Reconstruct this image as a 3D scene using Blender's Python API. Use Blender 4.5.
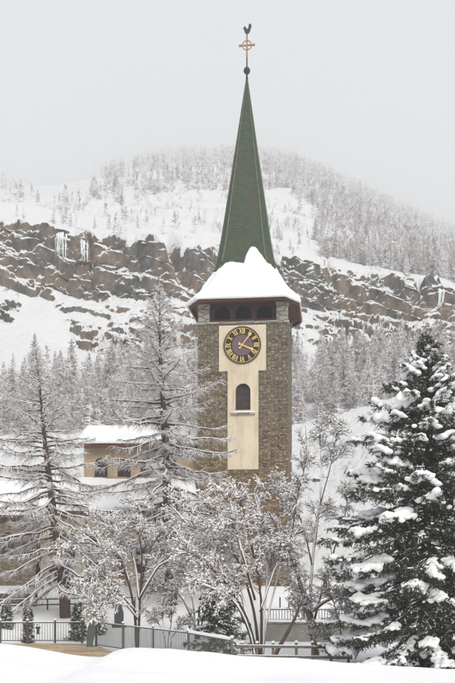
import bpy, bmesh, math, random
import numpy as np
from mathutils import Vector, Matrix
R = math.radians
sc = bpy.context.scene
C = sc.collection
for o in list(bpy.data.objects):
    bpy.data.objects.remove(o, do_unlink=True)

# ------------------------------------------------------------------ camera
FPX, HORIZON, CAMZ = 900.0, 560.0, 4.0          # focal length and horizon in photo pixels
cam_d = bpy.data.cameras.new('camera'); cam = bpy.data.objects.new('camera', cam_d); C.objects.link(cam)
cam.location = (0, 0, CAMZ); cam.rotation_euler = (R(90), 0, 0)
cam_d.sensor_fit = 'HORIZONTAL'; cam_d.sensor_width = 36; cam_d.lens = FPX / 455 * 36
cam_d.shift_y = (HORIZON - 341.5) / 455
cam_d.clip_start = 0.2; cam_d.clip_end = 6000
sc.camera = cam

# ------------------------------------------------------------------ sky, sun, exposure
SUN_EL, SUN_AZ = R(36), R(158)                  # soft light from above and behind the camera
w = bpy.data.worlds.new('World'); sc.world = w; w.use_nodes = True
nt = w.node_tree; nt.nodes.clear()
sky = nt.nodes.new('ShaderNodeTexSky'); sky.sky_type = 'NISHITA'; sky.sun_disc = False
sky.sun_elevation = SUN_EL; sky.sun_rotation = SUN_AZ; sky.altitude = 1600; sky.dust_density = 6; sky.air_density = 1.0
hs = nt.nodes.new('ShaderNodeHueSaturation'); hs.inputs['Saturation'].default_value = 0.10
mx = nt.nodes.new('ShaderNodeMix'); mx.data_type = 'RGBA'; mx.inputs[0].default_value = 0.85
mx.inputs[7].default_value = (10.2, 10.8, 11.5, 1)   # even grey cloud deck over the thin sky variation
bg = nt.nodes.new('ShaderNodeBackground'); bg.inputs[1].default_value = 0.063
wo = nt.nodes.new('ShaderNodeOutputWorld')
nt.links.new(sky.outputs[0], hs.inputs['Color']); nt.links.new(hs.outputs[0], mx.inputs[6])
nt.links.new(mx.outputs[2], bg.inputs[0]); nt.links.new(bg.outputs[0], wo.inputs[0])
sd = bpy.data.lights.new('sun', 'SUN'); sd.energy = 2.1; sd.angle = R(35); sd.color = (1, 0.95, 0.88)
sun = bpy.data.objects.new('sun', sd); C.objects.link(sun)
sun.rotation_euler = (R(90) - SUN_EL, 0, R(180) - SUN_AZ)
sun.location = (0, -20, 60)
sc.view_settings.view_transform = 'Standard'; sc.view_settings.look = 'None'
sc.view_settings.gamma = 1; sc.view_settings.exposure = 0.19; sc.view_settings.use_curve_mapping = False
sc.cycles.use_denoising = True
sc.cycles.volume_bounces = 3; sc.cycles.max_bounces = 8; sc.cycles.diffuse_bounces = 4
sc.cycles.transparent_max_bounces = 8
HAZE = 0.00075

# ------------------------------------------------------------------ helpers
def at(px, py, Y): return Vector(((px - 227.5) * Y / FPX, Y, CAMZ + (HORIZON - py) * Y / FPX))
def ax(px, Y): return (px - 227.5) * Y / FPX
def az(py, Y): return CAMZ + (HORIZON - py) * Y / FPX

def vhash(i, j, k, s):
    n = (i.astype(np.int64) * 374761393 + j.astype(np.int64) * 668265263 + k.astype(np.int64) * 2147483647 + s * 1274126177) & 0xFFFFFFFF
    n = ((n ^ (n >> 13)) * 1274126177) & 0xFFFFFFFF
    n = ((n ^ (n >> 15)) * 2246822519) & 0xFFFFFFFF
    return ((n ^ (n >> 16)) & 0xFFFFFF) / float(0xFFFFFF)
def vnoise(p, s=0):
    f = np.floor(p); d = p - f; d = d * d * (3 - 2 * d); i, j, k = f[..., 0], f[..., 1], f[..., 2]
    r = 0
    for a in (0, 1):
        for b in (0, 1):
            for c in (0, 1):
                wgt = (d[..., 0] if a else 1 - d[..., 0]) * (d[..., 1] if b else 1 - d[..., 1]) * (d[..., 2] if c else 1 - d[..., 2])
                r = r + wgt * vhash(i + a, j + b, k + c, s)
    return r * 2 - 1
def fbm(p, oct=4, s=0, gain=0.5):
    r = 0; a = 1; t = 0
    for o in range(oct):
        r = r + a * vnoise(p * (2.03 ** o) + o * 17.3, s + o); t += a; a *= gain
    return r / t
def cells(p, s=0):
    f = np.floor(p); best = np.full(p.shape[:-1], 9.0); bid = np.zeros(p.shape[:-1]); sec = np.full(p.shape[:-1], 9.0)
    for a in (-1, 0, 1):
        for b in (-1, 0, 1):
            for c in (-1, 0, 1):
                i, j, k = f[..., 0] + a, f[..., 1] + b, f[..., 2] + c
                d = (i + vhash(i, j, k, s) - p[..., 0]) ** 2 + (j + vhash(i, j, k, s + 1) - p[..., 1]) ** 2 + (k + vhash(i, j, k, s + 2) - p[..., 2]) ** 2
                m = d < best
                sec = np.where(m, best, np.minimum(sec, d)); bid = np.where(m, vhash(i, j, k, s + 3), bid); best = np.where(m, d, best)
    return bid, np.sqrt(sec) - np.sqrt(best)

def mesh_np(name, V, tris=None, quads=None, smooth=False):
    m = bpy.data.meshes.new(name)
    V = np.asarray(V, dtype=np.float32).reshape(-1, 3)
    T = np.zeros((0, 3), int) if tris is None or len(tris) == 0 else np.asarray(tris, int)
    Q = np.zeros((0, 4), int) if quads is None or len(quads) == 0 else np.asarray(quads, int)
    m.vertices.add(len(V)); m.vertices.foreach_set('co', V.ravel())
    nl = T.size + Q.size; m.loops.add(nl)
    m.loops.foreach_set('vertex_index', np.concatenate([T.ravel(), Q.ravel()]).astype(np.int32))
    m.polygons.add(len(T) + len(Q))
    ls = np.concatenate([np.arange(len(T)) * 3, T.size + np.arange(len(Q)) * 4]).astype(np.int32)
    m.polygons.foreach_set('loop_start', ls)
    if smooth: m.polygons.foreach_set('use_smooth', np.ones(len(T) + len(Q), bool))
    m.update(calc_edges=True); m.validate()
    return m

class NB:
    """collects tubes, blobs and triangles of one part"""
    def __init__(s): s.V = []; s.T = []; s.Q = []; s.n = 0
    def add(s, V, T=None, Q=None):
        V = np.asarray(V).reshape(-1, 3)
        if T is not None and len(T): s.T.append(np.asarray(T).reshape(-1, 3) + s.n)
        if Q is not None and len(Q): s.Q.append(np.asarray(Q).reshape(-1, 4) + s.n)
        s.V.append(V); s.n += len(V)
    def tubes(s, P, Rr, sides=4, flat=1.0):
        P = np.asarray(P, float); Rr = np.asarray(Rr, float); N, K, _ = P.shape
        if N == 0: return
        T = np.gradient(P, axis=1); T /= np.linalg.norm(T, axis=2, keepdims=True) + 1e-9
        up = np.where(np.abs(T[..., 2:3]) > 0.95, np.array([1., 0, 0]), np.array([0, 0, 1.]))
        A = np.cross(T, up); A /= np.linalg.norm(A, axis=2, keepdims=True) + 1e-9
        B = np.cross(A, T)
        ang = np.arange(sides) * 2 * math.pi / sides + math.pi / 4
        V = P[:, :, None, :] + Rr[:, :, None, None] * (np.cos(ang)[None, None, :, None] * A[:, :, None, :] + flat * np.sin(ang)[None, None, :, None] * B[:, :, None, :])
        idx = np.arange(N * K * sides).reshape(N, K, sides)
        a = idx[:, :-1]; b = idx[:, 1:]
        Q = np.stack([a, np.roll(a, -1, 2), np.roll(b, -1, 2), b], -1).reshape(-1, 4)
        base = s.n
        s.add(V, None, Q)
        # end caps
        if sides == 3: s.T.append(idx[:, -1, :].reshape(-1, 3) + base)
        elif sides == 4: s.Q.append(idx[:, -1, :].reshape(-1, 4) + base)
    def blobs(s, Cn, S, rng, rough=0.18, ico=None):
        v, t = ico or ICO1
        Cn = np.asarray(Cn, float); S = np.asarray(S, float); N = len(Cn)
        if N == 0: return
        if S.ndim == 1: S = np.stack([S, S, S], 1)
        a = rng.uniform(0, 6.28, N); ca, sa = np.cos(a), np.sin(a)
        W = v[None] * (1 + rough * rng.uniform(-1, 1, (N, len(v), 1)))
        W = W * S[:, None, :]
        x = W[..., 0] * ca[:, None] - W[..., 1] * sa[:, None]; y = W[..., 0] * sa[:, None] + W[..., 1] * ca[:, None]
        W = np.stack([x, y, W[..., 2]], -1) + Cn[:, None, :]
        s.add(W, (t[None] + (np.arange(N) * len(v))[:, None, None]))
    def build(s, name, mat, parent=None, smooth=False):
        T = np.concatenate(s.T) if s.T else None; Q = np.concatenate(s.Q) if s.Q else None
        return mobj(name, mesh_np(name, np.concatenate(s.V), T, Q, smooth), mat, parent)

def ico(sub):
    bm = bmesh.new(); bmesh.ops.create_icosphere(bm, subdivisions=sub, radius=1)
    v = np.array([x.co[:] for x in bm.verts]); bm.verts.index_update(); t = np.array([[x.index for x in f.verts] for f in bm.faces]); bm.free()
    return v, t
ICO1 = ico(1); ICO2 = ico(2)

def mobj(name, mesh, mat, parent=None):
    o = bpy.data.objects.new(name, mesh); C.objects.link(o)
    if mat is not None and len(mesh.materials) == 0: mesh.materials.append(mat)
    if parent: o.parent = parent
    return o
def bobj(name, bm, mat, parent=None, smooth=False):
    m = bpy.data.meshes.new(name); bmesh.ops.recalc_face_normals(bm, faces=bm.faces[:]); bm.to_mesh(m); bm.free()
    if smooth:
        for p in m.polygons: p.use_smooth = True
    return mobj(name, m, mat, parent)
def tag(o, label, cat, group=None, kind=None):
    if label: o['label'] = label
    if cat: o['category'] = cat
    if group: o['group'] = group
    if kind: o['kind'] = kind
    return o
def thing(name, loc, label, cat, group=None, rz=0):
    o = bpy.data.objects.new(name, None); C.objects.link(o); o.empty_display_size = 0.3
    o.location = loc; o.rotation_euler = (0, 0, rz)
    return tag(o, label, cat, group)
def box(bm, x0, x1, y0, y1, z0, z1, bev=0):
    r = bmesh.ops.create_cube(bm, size=1)
    vs = r['verts']
    for v in vs: v.co = Vector((x0 + (v.co.x + .5) * (x1 - x0), y0 + (v.co.y + .5) * (y1 - y0), z0 + (v.co.z + .5) * (z1 - z0)))
    if bev:
        bmesh.ops.bevel(bm, geom=list({e for v in vs for e in v.link_edges}), offset=bev, segments=1, affect='EDGES')
def boxo(name, x0, x1, y0, y1, z0, z1, mat, parent=None, bev=0):
    bm = bmesh.new(); box(bm, x0, x1, y0, y1, z0, z1, bev); return bobj(name, bm, mat, parent)
def prism(bm, pts, y0, y1):
    """polygon in x,z extruded along y"""
    a = [bm.verts.new((x, y0, z)) for x, z in pts]; b = [bm.verts.new((x, y1, z)) for x, z in pts]
    bm.faces.new(a); bm.faces.new(b[::-1])
    for i in range(len(pts)):
        j = (i + 1) % len(pts); bm.faces.new((a[i], b[i], b[j], a[j]))
def arch_pts(xc, w, z0, z1, n=10):
    r = w / 2; zs = z1 - r
    return [(xc - r, z0)] + [(xc - r * math.cos(math.pi * i / n), zs + r * math.sin(math.pi * i / n)) for i in range(n + 1)] + [(xc + r, z0)]
def wall_open(bm, x0, x1, z0, z1, y, depth, ops, closed=True):
    """front wall sheet in the xz plane at y with arched openings (xc,w,zbottom,ztop) and reveals"""
    def q(*p): bm.faces.new([bm.verts.new(v) for v in p])
    xs = x0
    for (xc, w, a, b) in sorted(ops):
        l, r = xc - w / 2, xc + w / 2
        q((xs, y, z0), (l, y, z0), (l, y, z1), (xs, y, z1))
        if a > z0 + 1e-3: q((l, y, z0), (r, y, z0), (r, y, a), (l, y, a))
        ap = arch_pts(xc, w, a, b)[1:-1]
        for (p, s_) in zip(ap[:-1], ap[1:]): q((p[0], y, p[1]), (s_[0], y, s_[1]), (s_[0], y, z1), (p[0], y, z1))
        out = arch_pts(xc, w, a, b); out.append(out[0])
        for (p, s_) in zip(out[:-1], out[1:]): q((p[0], y, p[1]), (s_[0], y, s_[1]), (s_[0], y + depth, s_[1]), (p[0], y + depth, p[1]))
        xs = r
    q((xs, y, z0), (x1, y, z0), (x1, y, z1), (xs, y, z1))
    if closed:
        q((x0, y, z0), (x0, y, z1), (x0, y + depth, z1), (x0, y + depth, z0)); q((x1, y, z0), (x1, y, z1), (x1, y + depth, z1), (x1, y + depth, z0))
        q((x0, y, z1), (x1, y, z1), (x1, y + depth, z1), (x0, y + depth, z1)); q((x0, y, z0), (x1, y, z0), (x1, y + depth, z0), (x0, y + depth, z0))
    bmesh.ops.remove_doubles(bm, verts=bm.verts[:], dist=1e-4)

# ------------------------------------------------------------------ materials
class NM:
    def __init__(s, name, rough=0.8, spec=0.25):
        s.m = bpy.data.materials.new(name); s.m.use_nodes = True; s.t = s.m.node_tree; s.b = s.t.nodes['Principled BSDF']
        s.b.inputs['Roughness'].default_value = rough; s.b.inputs['Specular IOR Level'].default_value = spec
        s.tc = None
    def n(s, typ, **kw):
        x = s.t.nodes.new(typ)
        for k, v in kw.items():
            if k.startswith('i_'):
                key = k[2:].replace('_', ' '); x.inputs[key].default_value = v
            else: setattr(x, k, v)
        return x
    def l(s, a, b): s.t.links.new(a, b)
    def co(s, kind='Object', scale=(1, 1, 1)):
        if s.tc is None: s.tc = s.n('ShaderNodeTexCoord')
        mp = s.n('ShaderNodeMapping'); mp.inputs['Scale'].default_value = scale; s.l(s.tc.outputs[kind], mp.inputs[0]); return mp.outputs[0]
    def noise(s, scale, detail=4, rough=0.6, kind='Object', sc=(1, 1, 1)):
        x = s.n('ShaderNodeTexNoise'); x.inputs['Scale'].default_value = scale; x.inputs['Detail'].default_value = detail; x.inputs['Roughness'].default_value = rough
        s.l(s.co(kind, sc), x.inputs['Vector']); return x.outputs['Fac']
    def ramp(s, fac, stops, interp='LINEAR'):
        r = s.n('ShaderNodeValToRGB'); r.color_ramp.interpolation = interp
        e = r.color_ramp.elements
        while len(e) < len(stops): e.new(0.5)
        for x, (p, c) in zip(e, stops): x.position = p; x.color = (*c, 1) if len(c) == 3 else (c[0],) * 3 + (1,)
        s.l(fac, r.inputs[0]); return r.outputs[0]
    def mix(s, fac, a, b, typ='MIX'):
        x = s.n('ShaderNodeMix'); x.data_type = 'RGBA'; x.blend_type = typ
        for k, v in ((0, fac), (6, a), (7, b)):
            if hasattr(v, 'links') or hasattr(v, 'is_linked'): s.l(v, x.inputs[k])
            else: x.inputs[k].default_value = v if k == 0 else (*v, 1)
        return x.outputs[2]
    def math(s, op, a, b=None, c=None):
        x = s.n('ShaderNodeMath'); x.operation = op
        for k, v in enumerate((a, b, c)):
            if v is None: continue
            if hasattr(v, 'is_linked'): s.l(v, x.inputs[k])
            else: x.inputs[k].default_value = v
        return x.outputs[0]
    def bump(s, h, strength=0.4, dist=0.05):
        x = s.n('ShaderNodeBump'); x.inputs['Strength'].default_value = strength; x.inputs['Distance'].default_value = dist
        s.l(h, x.inputs['Height']); s.l(x.outputs[0], s.b.inputs['Normal'])
    def color(s, c):
        if hasattr(c, 'is_linked'): s.l(c, s.b.inputs['Base Color'])
        else: s.b.inputs['Base Color'].default_value = (*c, 1)
        return s

def simple(name, a, b, scale=6, rough=0.8, bump=0.3, dist=0.02, spec=0.25, metal=0, sc=(1, 1, 1)):
    m = NM(name, rough, spec); f = m.noise(scale, 5, sc=sc); m.color(m.ramp(f, [(0.3, a), (0.7, b)])); m.bump(f, bump, dist); m.b.inputs['Metallic'].default_value = metal
    return m.m
M = {}
def snow_mat():
    m = NM('snow', 0.75, 0.2)
    m.color(m.ramp(m.noise(0.7, 4), [(0.3, (0.85, 0.855, 0.86)), (0.7, (0.90, 0.90, 0.90))]))
    h = m.math('ADD', m.noise(3, 6, 0.65), m.math('MULTIPLY', m.noise(30, 3), 0.25)); m.bump(h, 0.35, 0.06)
    return m.m
M['snow'] = snow_mat()
M['snow_tree'] = simple('snow_on_branches', (0.84, 0.84, 0.845), (0.90, 0.895, 0.89), 5, 0.8, 0.3, 0.02)
M['bark'] = simple('larch_bark', (0.055, 0.036, 0.034), (0.12, 0.08, 0.07), 5, 0.95, 0.8, 0.04, sc=(3, 3, 0.8))
M['twig'] = simple('brown_twig', (0.12, 0.06, 0.036), (0.25, 0.14, 0.09), 2, 0.9, 0.1)
M['twig_frost'] = simple('frost_coated_twig', (0.22, 0.15, 0.125), (0.50, 0.41, 0.37), 3, 0.9, 0.1)
M['twig_grey'] = simple('grey_twig', (0.11, 0.07, 0.055), (0.23, 0.155, 0.12), 2, 0.9, 0.1)
M['needle'] = simple('spruce_needles', (0.026, 0.034, 0.018), (0.075, 0.078, 0.04), 2.5, 0.7, 0.1)
M['needle_red'] = simple('withered_needles', (0.10, 0.03, 0.018), (0.16, 0.06, 0.03), 2.5, 0.8, 0.1)
M['wood'] = simple('brown_eave_wood', (0.07, 0.028, 0.02), (0.15, 0.062, 0.04), 4, 0.75, 0.3, sc=(4, 4, .6))
M['wood_dark'] = simple('dark_belfry_wood', (0.045, 0.025, 0.028), (0.085, 0.05, 0.052), 5, 0.7, 0.3, sc=(4, 4, .6))
M['wood_grey'] = simple('weathered_fence_wood', (0.10, 0.085, 0.07), (0.20, 0.175, 0.145), 6, 0.85, 0.4, sc=(3, 3, .6))
M['wood_pale'] = simple('pale_cross_wood', (0.5, 0.46, 0.38), (0.62, 0.58, 0.5), 4, 0.8, 0.3)
M['metal'] = simple('grey_green_railing_metal', (0.085, 0.09, 0.085), (0.15, 0.155, 0.14), 6, 0.6, 0.1)
M['metal_brown'] = simple('brown_railing_metal', (0.06, 0.05, 0.045), (0.11, 0.095, 0.085), 6, 0.6, 0.1)
M['panel'] = simple('grey_green_sheet_metal', (0.15, 0.18, 0.155), (0.24, 0.27, 0.235), 3, 0.6, 0.1)
M['void'] = simple('belfry_shade_black', (0.008, 0.007, 0.008), (0.014, 0.012, 0.013), 5, 0.9, 0.1)  # near-black colour that paints the shade inside the belfry openings
M['iron'] = simple('dark_iron', (0.03, 0.03, 0.032), (0.06, 0.06, 0.062), 8, 0.5, 0.1)
M['gold'] = simple('gilded_metal', (0.62, 0.42, 0.10), (0.78, 0.58, 0.20), 8, 0.45, 0.05, spec=0.5)
M['gilt_old'] = simple('weathered_gilding', (0.20, 0.12, 0.06), (0.46, 0.29, 0.13), 6, 0.5, 0.1, spec=0.4)
M['dial_black'] = simple('black_dial', (0.018, 0.013, 0.012), (0.035, 0.025, 0.022), 6, 0.6, 0.05)
M['dial_purple'] = simple('purple_dial_centre', (0.12, 0.075, 0.095), (0.18, 0.115, 0.14), 5, 0.6, 0.05)
M['glass'] = simple('dark_window_glass', (0.02, 0.018, 0.02), (0.05, 0.045, 0.05), 3, 0.15, 0.02, spec=0.5)
M['slate'] = simple('dark_slate', (0.06, 0.06, 0.068), (0.11, 0.108, 0.118), 5, 0.6, 0.2)
M['concrete'] = simple('grey_rendered_wall', (0.21, 0.20, 0.18), (0.33, 0.315, 0.28), 1.6, 0.9, 0.3)
M['red_wood'] = simple('reddish_brown_wood', (0.10, 0.035, 0.028), (0.17, 0.07, 0.05), 6, 0.8, 0.3)

def plaster_mat(name, a, b, stain):
    m = NM(name, 0.92, 0.15)
    c = m.ramp(m.noise(1.1, 6, 0.65), [(0.3, a), (0.7, b)])
    st = m.ramp(m.noise(2.0, 5, 0.6, sc=(1, 1, 0.18)), [(0.52, (0, 0, 0)), (0.72, (1, 1, 1))])
    c = m.mix(m.math('MULTIPLY', st, 0.6), c, stain)
    m.color(c); m.bump(m.noise(25, 4), 0.25, 0.01)
    return m.m
M['plaster'] = plaster_mat('cream_plaster', (0.61, 0.515, 0.375), (0.71, 0.615, 0.465), (0.44, 0.36, 0.25))
M['plaster_tan'] = plaster_mat('tan_plaster', (0.36, 0.265, 0.165), (0.47, 0.36, 0.235), (0.22, 0.16, 0.10))
M['plaster_pale'] = plaster_mat('pale_pilaster_plaster', (0.45, 0.38, 0.28), (0.55, 0.47, 0.36), (0.3, 0.25, 0.18))

def masonry(name, cols, sx=2.3, sz=4.6, mortar=(0.30, 0.26, 0.20), edge=0.055, upper=None, speck=False):
    m = NM(name, 0.9, 0.2)
    tc = m.n('ShaderNodeTexCoord'); sp = m.n('ShaderNodeSeparateXYZ'); m.l(tc.outputs['Object'], sp.inputs[0])
    dn = m.noise(2.5, 3)
    u = m.math('ADD', m.math('ADD', sp.outputs[0], sp.outputs[1]), m.math('MULTIPLY', dn, 0.25))
    cb = m.n('ShaderNodeCombineXYZ'); m.l(m.math('MULTIPLY', u, sx), cb.inputs[0]); m.l(m.math('MULTIPLY', m.math('ADD', sp.outputs[2], m.math('MULTIPLY', dn, 0.10)), sz), cb.inputs[1])
    v1 = m.n('ShaderNodeTexVoronoi'); v1.voronoi_dimensions = '2D'; v1.inputs['Scale'].default_value = 1; v1.inputs['Randomness'].default_value = 0.85; m.l(cb.outputs[0], v1.inputs['Vector'])
    v2 = m.n('ShaderNodeTexVoronoi'); v2.voronoi_dimensions = '2D'; v2.feature = 'DISTANCE_TO_EDGE'; v2.inputs['Scale'].default_value = 1; v2.inputs['Randomness'].default_value = 0.85; m.l(cb.outputs[0], v2.inputs['Vector'])
    sr = m.n('ShaderNodeSeparateColor'); m.l(v1.outputs['Color'], sr.inputs[0])
    c = m.ramp(sr.outputs[0], [(i / (len(cols) - 1), k) for i, k in enumerate(cols)])
    if upper:
        c2 = m.ramp(sr.outputs[0], [(i / (len(upper) - 1), k) for i, k in enumerate(upper)])
        mr = m.n('ShaderNodeMapRange'); mr.inputs[1].default_value = 9; mr.inputs[2].default_value = 19
        m.l(m.math('ADD', sp.outputs[2], m.math('MULTIPLY', m.noise(0.5, 3), 4)), mr.inputs[0])
        c = m.mix(mr.outputs[0], c, c2)
    c = m.mix(m.math('MULTIPLY', m.noise(9, 5), 0.3), c, (0.10, 0.08, 0.06), 'MIX')
    e = m.math('LESS_THAN', v2.outputs['Distance'], edge)
    c = m.mix(m.math('MULTIPLY', e, 0.75), c, mortar)
    if speck:
        lod = m.math('MULTIPLY', m.math('GREATER_THAN', m.noise(7.0, 2, 0.5, sc=(1, 1, 2.5)), 0.69), m.math('LESS_THAN', v2.outputs['Distance'], 0.16))
        c = m.mix(lod, c, (0.75, 0.73, 0.70))
    m.color(c)
    mr2 = m.n('ShaderNodeMapRange'); mr2.inputs[1].default_value = 0; mr2.inputs[2].default_value = 0.12; m.l(v2.outputs['Distance'], mr2.inputs[0])
    h = m.math('ADD', mr2.outputs[0], m.math('MULTIPLY', m.noise(14, 4), 0.6)); m.bump(h, 1.0, 0.07)
    return m.m
BR = [(0.08, 0.052, 0.03), (0.28, 0.18, 0.095), (0.17, 0.12, 0.07), (0.46, 0.33, 0.195), (0.25, 0.185, 0.125)]
GR = [(0.09, 0.075, 0.055), (0.24, 0.195, 0.135), (0.16, 0.135, 0.10), (0.36, 0.30, 0.215), (0.21, 0.18, 0.14)]
M['stone'] = masonry('tower_rubble_stone', BR, 3.8, 8.5, upper=GR, mortar=(0.20, 0.15, 0.095), speck=True)
M['stone_pale'] = masonry('pale_dressed_stone', [(0.34, 0.31, 0.26), (0.46, 0.43, 0.37), (0.40, 0.365, 0.31)], 1.2, 3.0, (0.2, 0.18, 0.15), 0.05)
M['stone_wall'] = masonry('low_wall_stone', [(0.10, 0.085, 0.07), (0.2, 0.165, 0.13), (0.15, 0.13, 0.11)], 2.2, 4.0, (0.2, 0.18, 0.15))

M['stone_annex'] = masonry('annex_stone', [(0.16, 0.125, 0.09), (0.30, 0.24, 0.175), (0.24, 0.2, 0.155)], 2.2, 4.4, (0.3, 0.25, 0.19))

def copper_mat():
    m = NM('green_spire_shingles', 0.65, 0.35)
    tc = m.n('ShaderNodeTexCoord'); sp = m.n('ShaderNodeSeparateXYZ'); m.l(tc.outputs['Object'], sp.inputs[0])
    cb = m.n('ShaderNodeCombineXYZ'); m.l(m.math('ADD', sp.outputs[0], sp.outputs[1]), cb.inputs[0]); m.l(sp.outputs[2], cb.inputs[1])
    br = m.n('ShaderNodeTexBrick'); m.l(cb.outputs[0], br.inputs['Vector'])
    br.inputs['Scale'].default_value = 1; br.inputs['Brick Width'].default_value = 0.26; br.inputs['Row Height'].default_value = 0.21; br.inputs['Mortar Size'].default_value = 0.014; br.inputs['Bias'].default_value = 0
    br.inputs['Color1'].default_value = (0.036, 0.056, 0.032, 1); br.inputs['Color2'].default_value = (0.075, 0.098, 0.06, 1); br.inputs['Mortar'].default_value = (0.03, 0.033, 0.022, 1)
    c = m.mix(0.5, br.outputs['Color'], m.ramp(m.noise(0.8, 6, 0.65, sc=(1.6, 1.6, .35)), [(0.25, (0.032, 0.066, 0.03)), (0.48, (0.056, 0.08, 0.046)), (0.6, (0.078, 0.068, 0.047)), (0.8, (0.115, 0.125, 0.085))]))
    m.color(c); m.bump(m.math('ADD', m.math('MULTIPLY', br.outputs['Fac'], -1), m.noise(10, 3)), 0.8, 0.04)
    return m.m
M['copper'] = copper_mat()
M['copper_edge'] = simple('pale_green_ridge_flashing', (0.10, 0.13, 0.08), (0.2, 0.225, 0.15), 4, 0.6, 0.1)

def mountain_mat():
    m = NM('snow_covered_rock', 0.85, 0.2)
    g = m.n('ShaderNodeNewGeometry'); sp = m.n('ShaderNodeSeparateXYZ'); m.l(g.outputs['Normal'], sp.inputs[0])
    n1 = m.noise(0.55, 6, 0.65); n2 = m.noise(2.5, 4, 0.6)
    s = m.math('ADD', sp.outputs[2], m.math('ADD', m.math('MULTIPLY', m.math('SUBTRACT', n1, 0.5), 0.55), m.math('MULTIPLY', m.math('SUBTRACT', n2, 0.5), 0.35)))
    mr = m.n('ShaderNodeMapRange'); mr.inputs[1].default_value = 0.50; mr.inputs[2].default_value = 0.56; m.l(s, mr.inputs[0])
    big = m.noise(0.09, 4, 0.6)
    warm = m.ramp(m.noise(0.38, 8, 0.74, sc=(1, 1, 0.6)), [(0.30, (0.02, 0.016, 0.014)), (0.40, (0.10, 0.075, 0.056)), (0.50, (0.20, 0.15, 0.11)), (0.60, (0.31, 0.22, 0.15)), (0.75, (0.40, 0.33, 0.26))])  # darkest stops paint crevice shade into the rock colour
    cold = m.ramp(m.noise(0.45, 8, 0.74, sc=(1, 1, 0.5)), [(0.32, (0.018, 0.018, 0.018)), (0.48, (0.10, 0.092, 0.083)), (0.70, (0.26, 0.235, 0.21))])  # near-black stop again puts shade of the cracks into the colour
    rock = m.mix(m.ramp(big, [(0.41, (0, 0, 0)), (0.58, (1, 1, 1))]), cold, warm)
    m.color(m.mix(mr.outputs[0], rock, (0.88, 0.88, 0.885)))
    m.bump(m.math('ADD', m.noise(1.2, 8, 0.7), m.math('MULTIPLY', n1, 1.5)), 0.9, 0.6)
    return m.m
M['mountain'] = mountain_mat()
def path_mat():
    m = NM('tan_gritted_path', 0.95, 0.1)
    f = m.math('ADD', m.math('MULTIPLY', m.noise(0.55, 7, 0.72, sc=(.35, 1, 1)), .7), m.math('MULTIPLY', m.noise(5, 5, .7), .3)); c = m.ramp(f, [(0.36, (0.28, 0.19, 0.115)), (0.47, (0.42, 0.31, 0.195)), (0.54, (0.54, 0.44, 0.32)), (0.60, (0.8, 0.78, 0.75))])
    m.color(c); m.bump(m.noise(7, 5), 0.5, 0.04); return m.m
M['path'] = path_mat()
def frost_mat(name, a, b, lo=0.38, hi=0.62):
    m = NM(name, 0.9, 0.1); oi = m.n('ShaderNodeObjectInfo')
    f = m.math('ADD', m.noise(2.2, 3, kind='Generated', sc=(4, 4, 6)), m.math('MULTIPLY', m.math('SUBTRACT', oi.outputs['Random'], 0.5), 0.16))
    m.color(m.ramp(f, [(lo, a), (hi, b)])); return m.m
M['frost'] = frost_mat('frosted_larch_twigs', (0.46, 0.41, 0.395), (0.87, 0.86, 0.86))
def frost_far():
    m = NM('distant_frosted_twigs', 0.9, 0.1); m.color(m.ramp(m.noise(0.35, 4), [(0.38, (0.36, 0.325, 0.315)), (0.62, (0.84, 0.83, 0.83))])); return m.m
M['frost_far'] = frost_far()
def boulder_mat():
    m = NM('snow_dusted_boulder', 0.9, 0.2); g = m.n('ShaderNodeNewGeometry'); sp = m.n('ShaderNodeSeparateXYZ'); m.l(g.outputs['Normal'], sp.inputs[0])
    n1 = m.noise(2.2, 6, 0.65); mr = m.n('ShaderNodeMapRange'); mr.inputs[1].default_value = 0.40; mr.inputs[2].default_value = 0.50; m.l(m.math('ADD', sp.outputs[2], m.math('MULTIPLY', m.math('SUBTRACT', n1, .5), .8)), mr.inputs[0])
    m.color(m.mix(mr.outputs[0], m.ramp(n1, [(.35, (0.05, 0.047, 0.043)), (.65, (0.20, 0.185, 0.165))]), (0.88, 0.88, 0.885))); m.bump(n1, .8, .15); return m.m
M['boulder'] = boulder_mat()
M['ice'] = simple('pale_blue_ice', (0.70, 0.76, 0.75), (0.85, 0.87, 0.865), 0.6, 0.35, 0.5, 0.2, spec=0.5)

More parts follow.
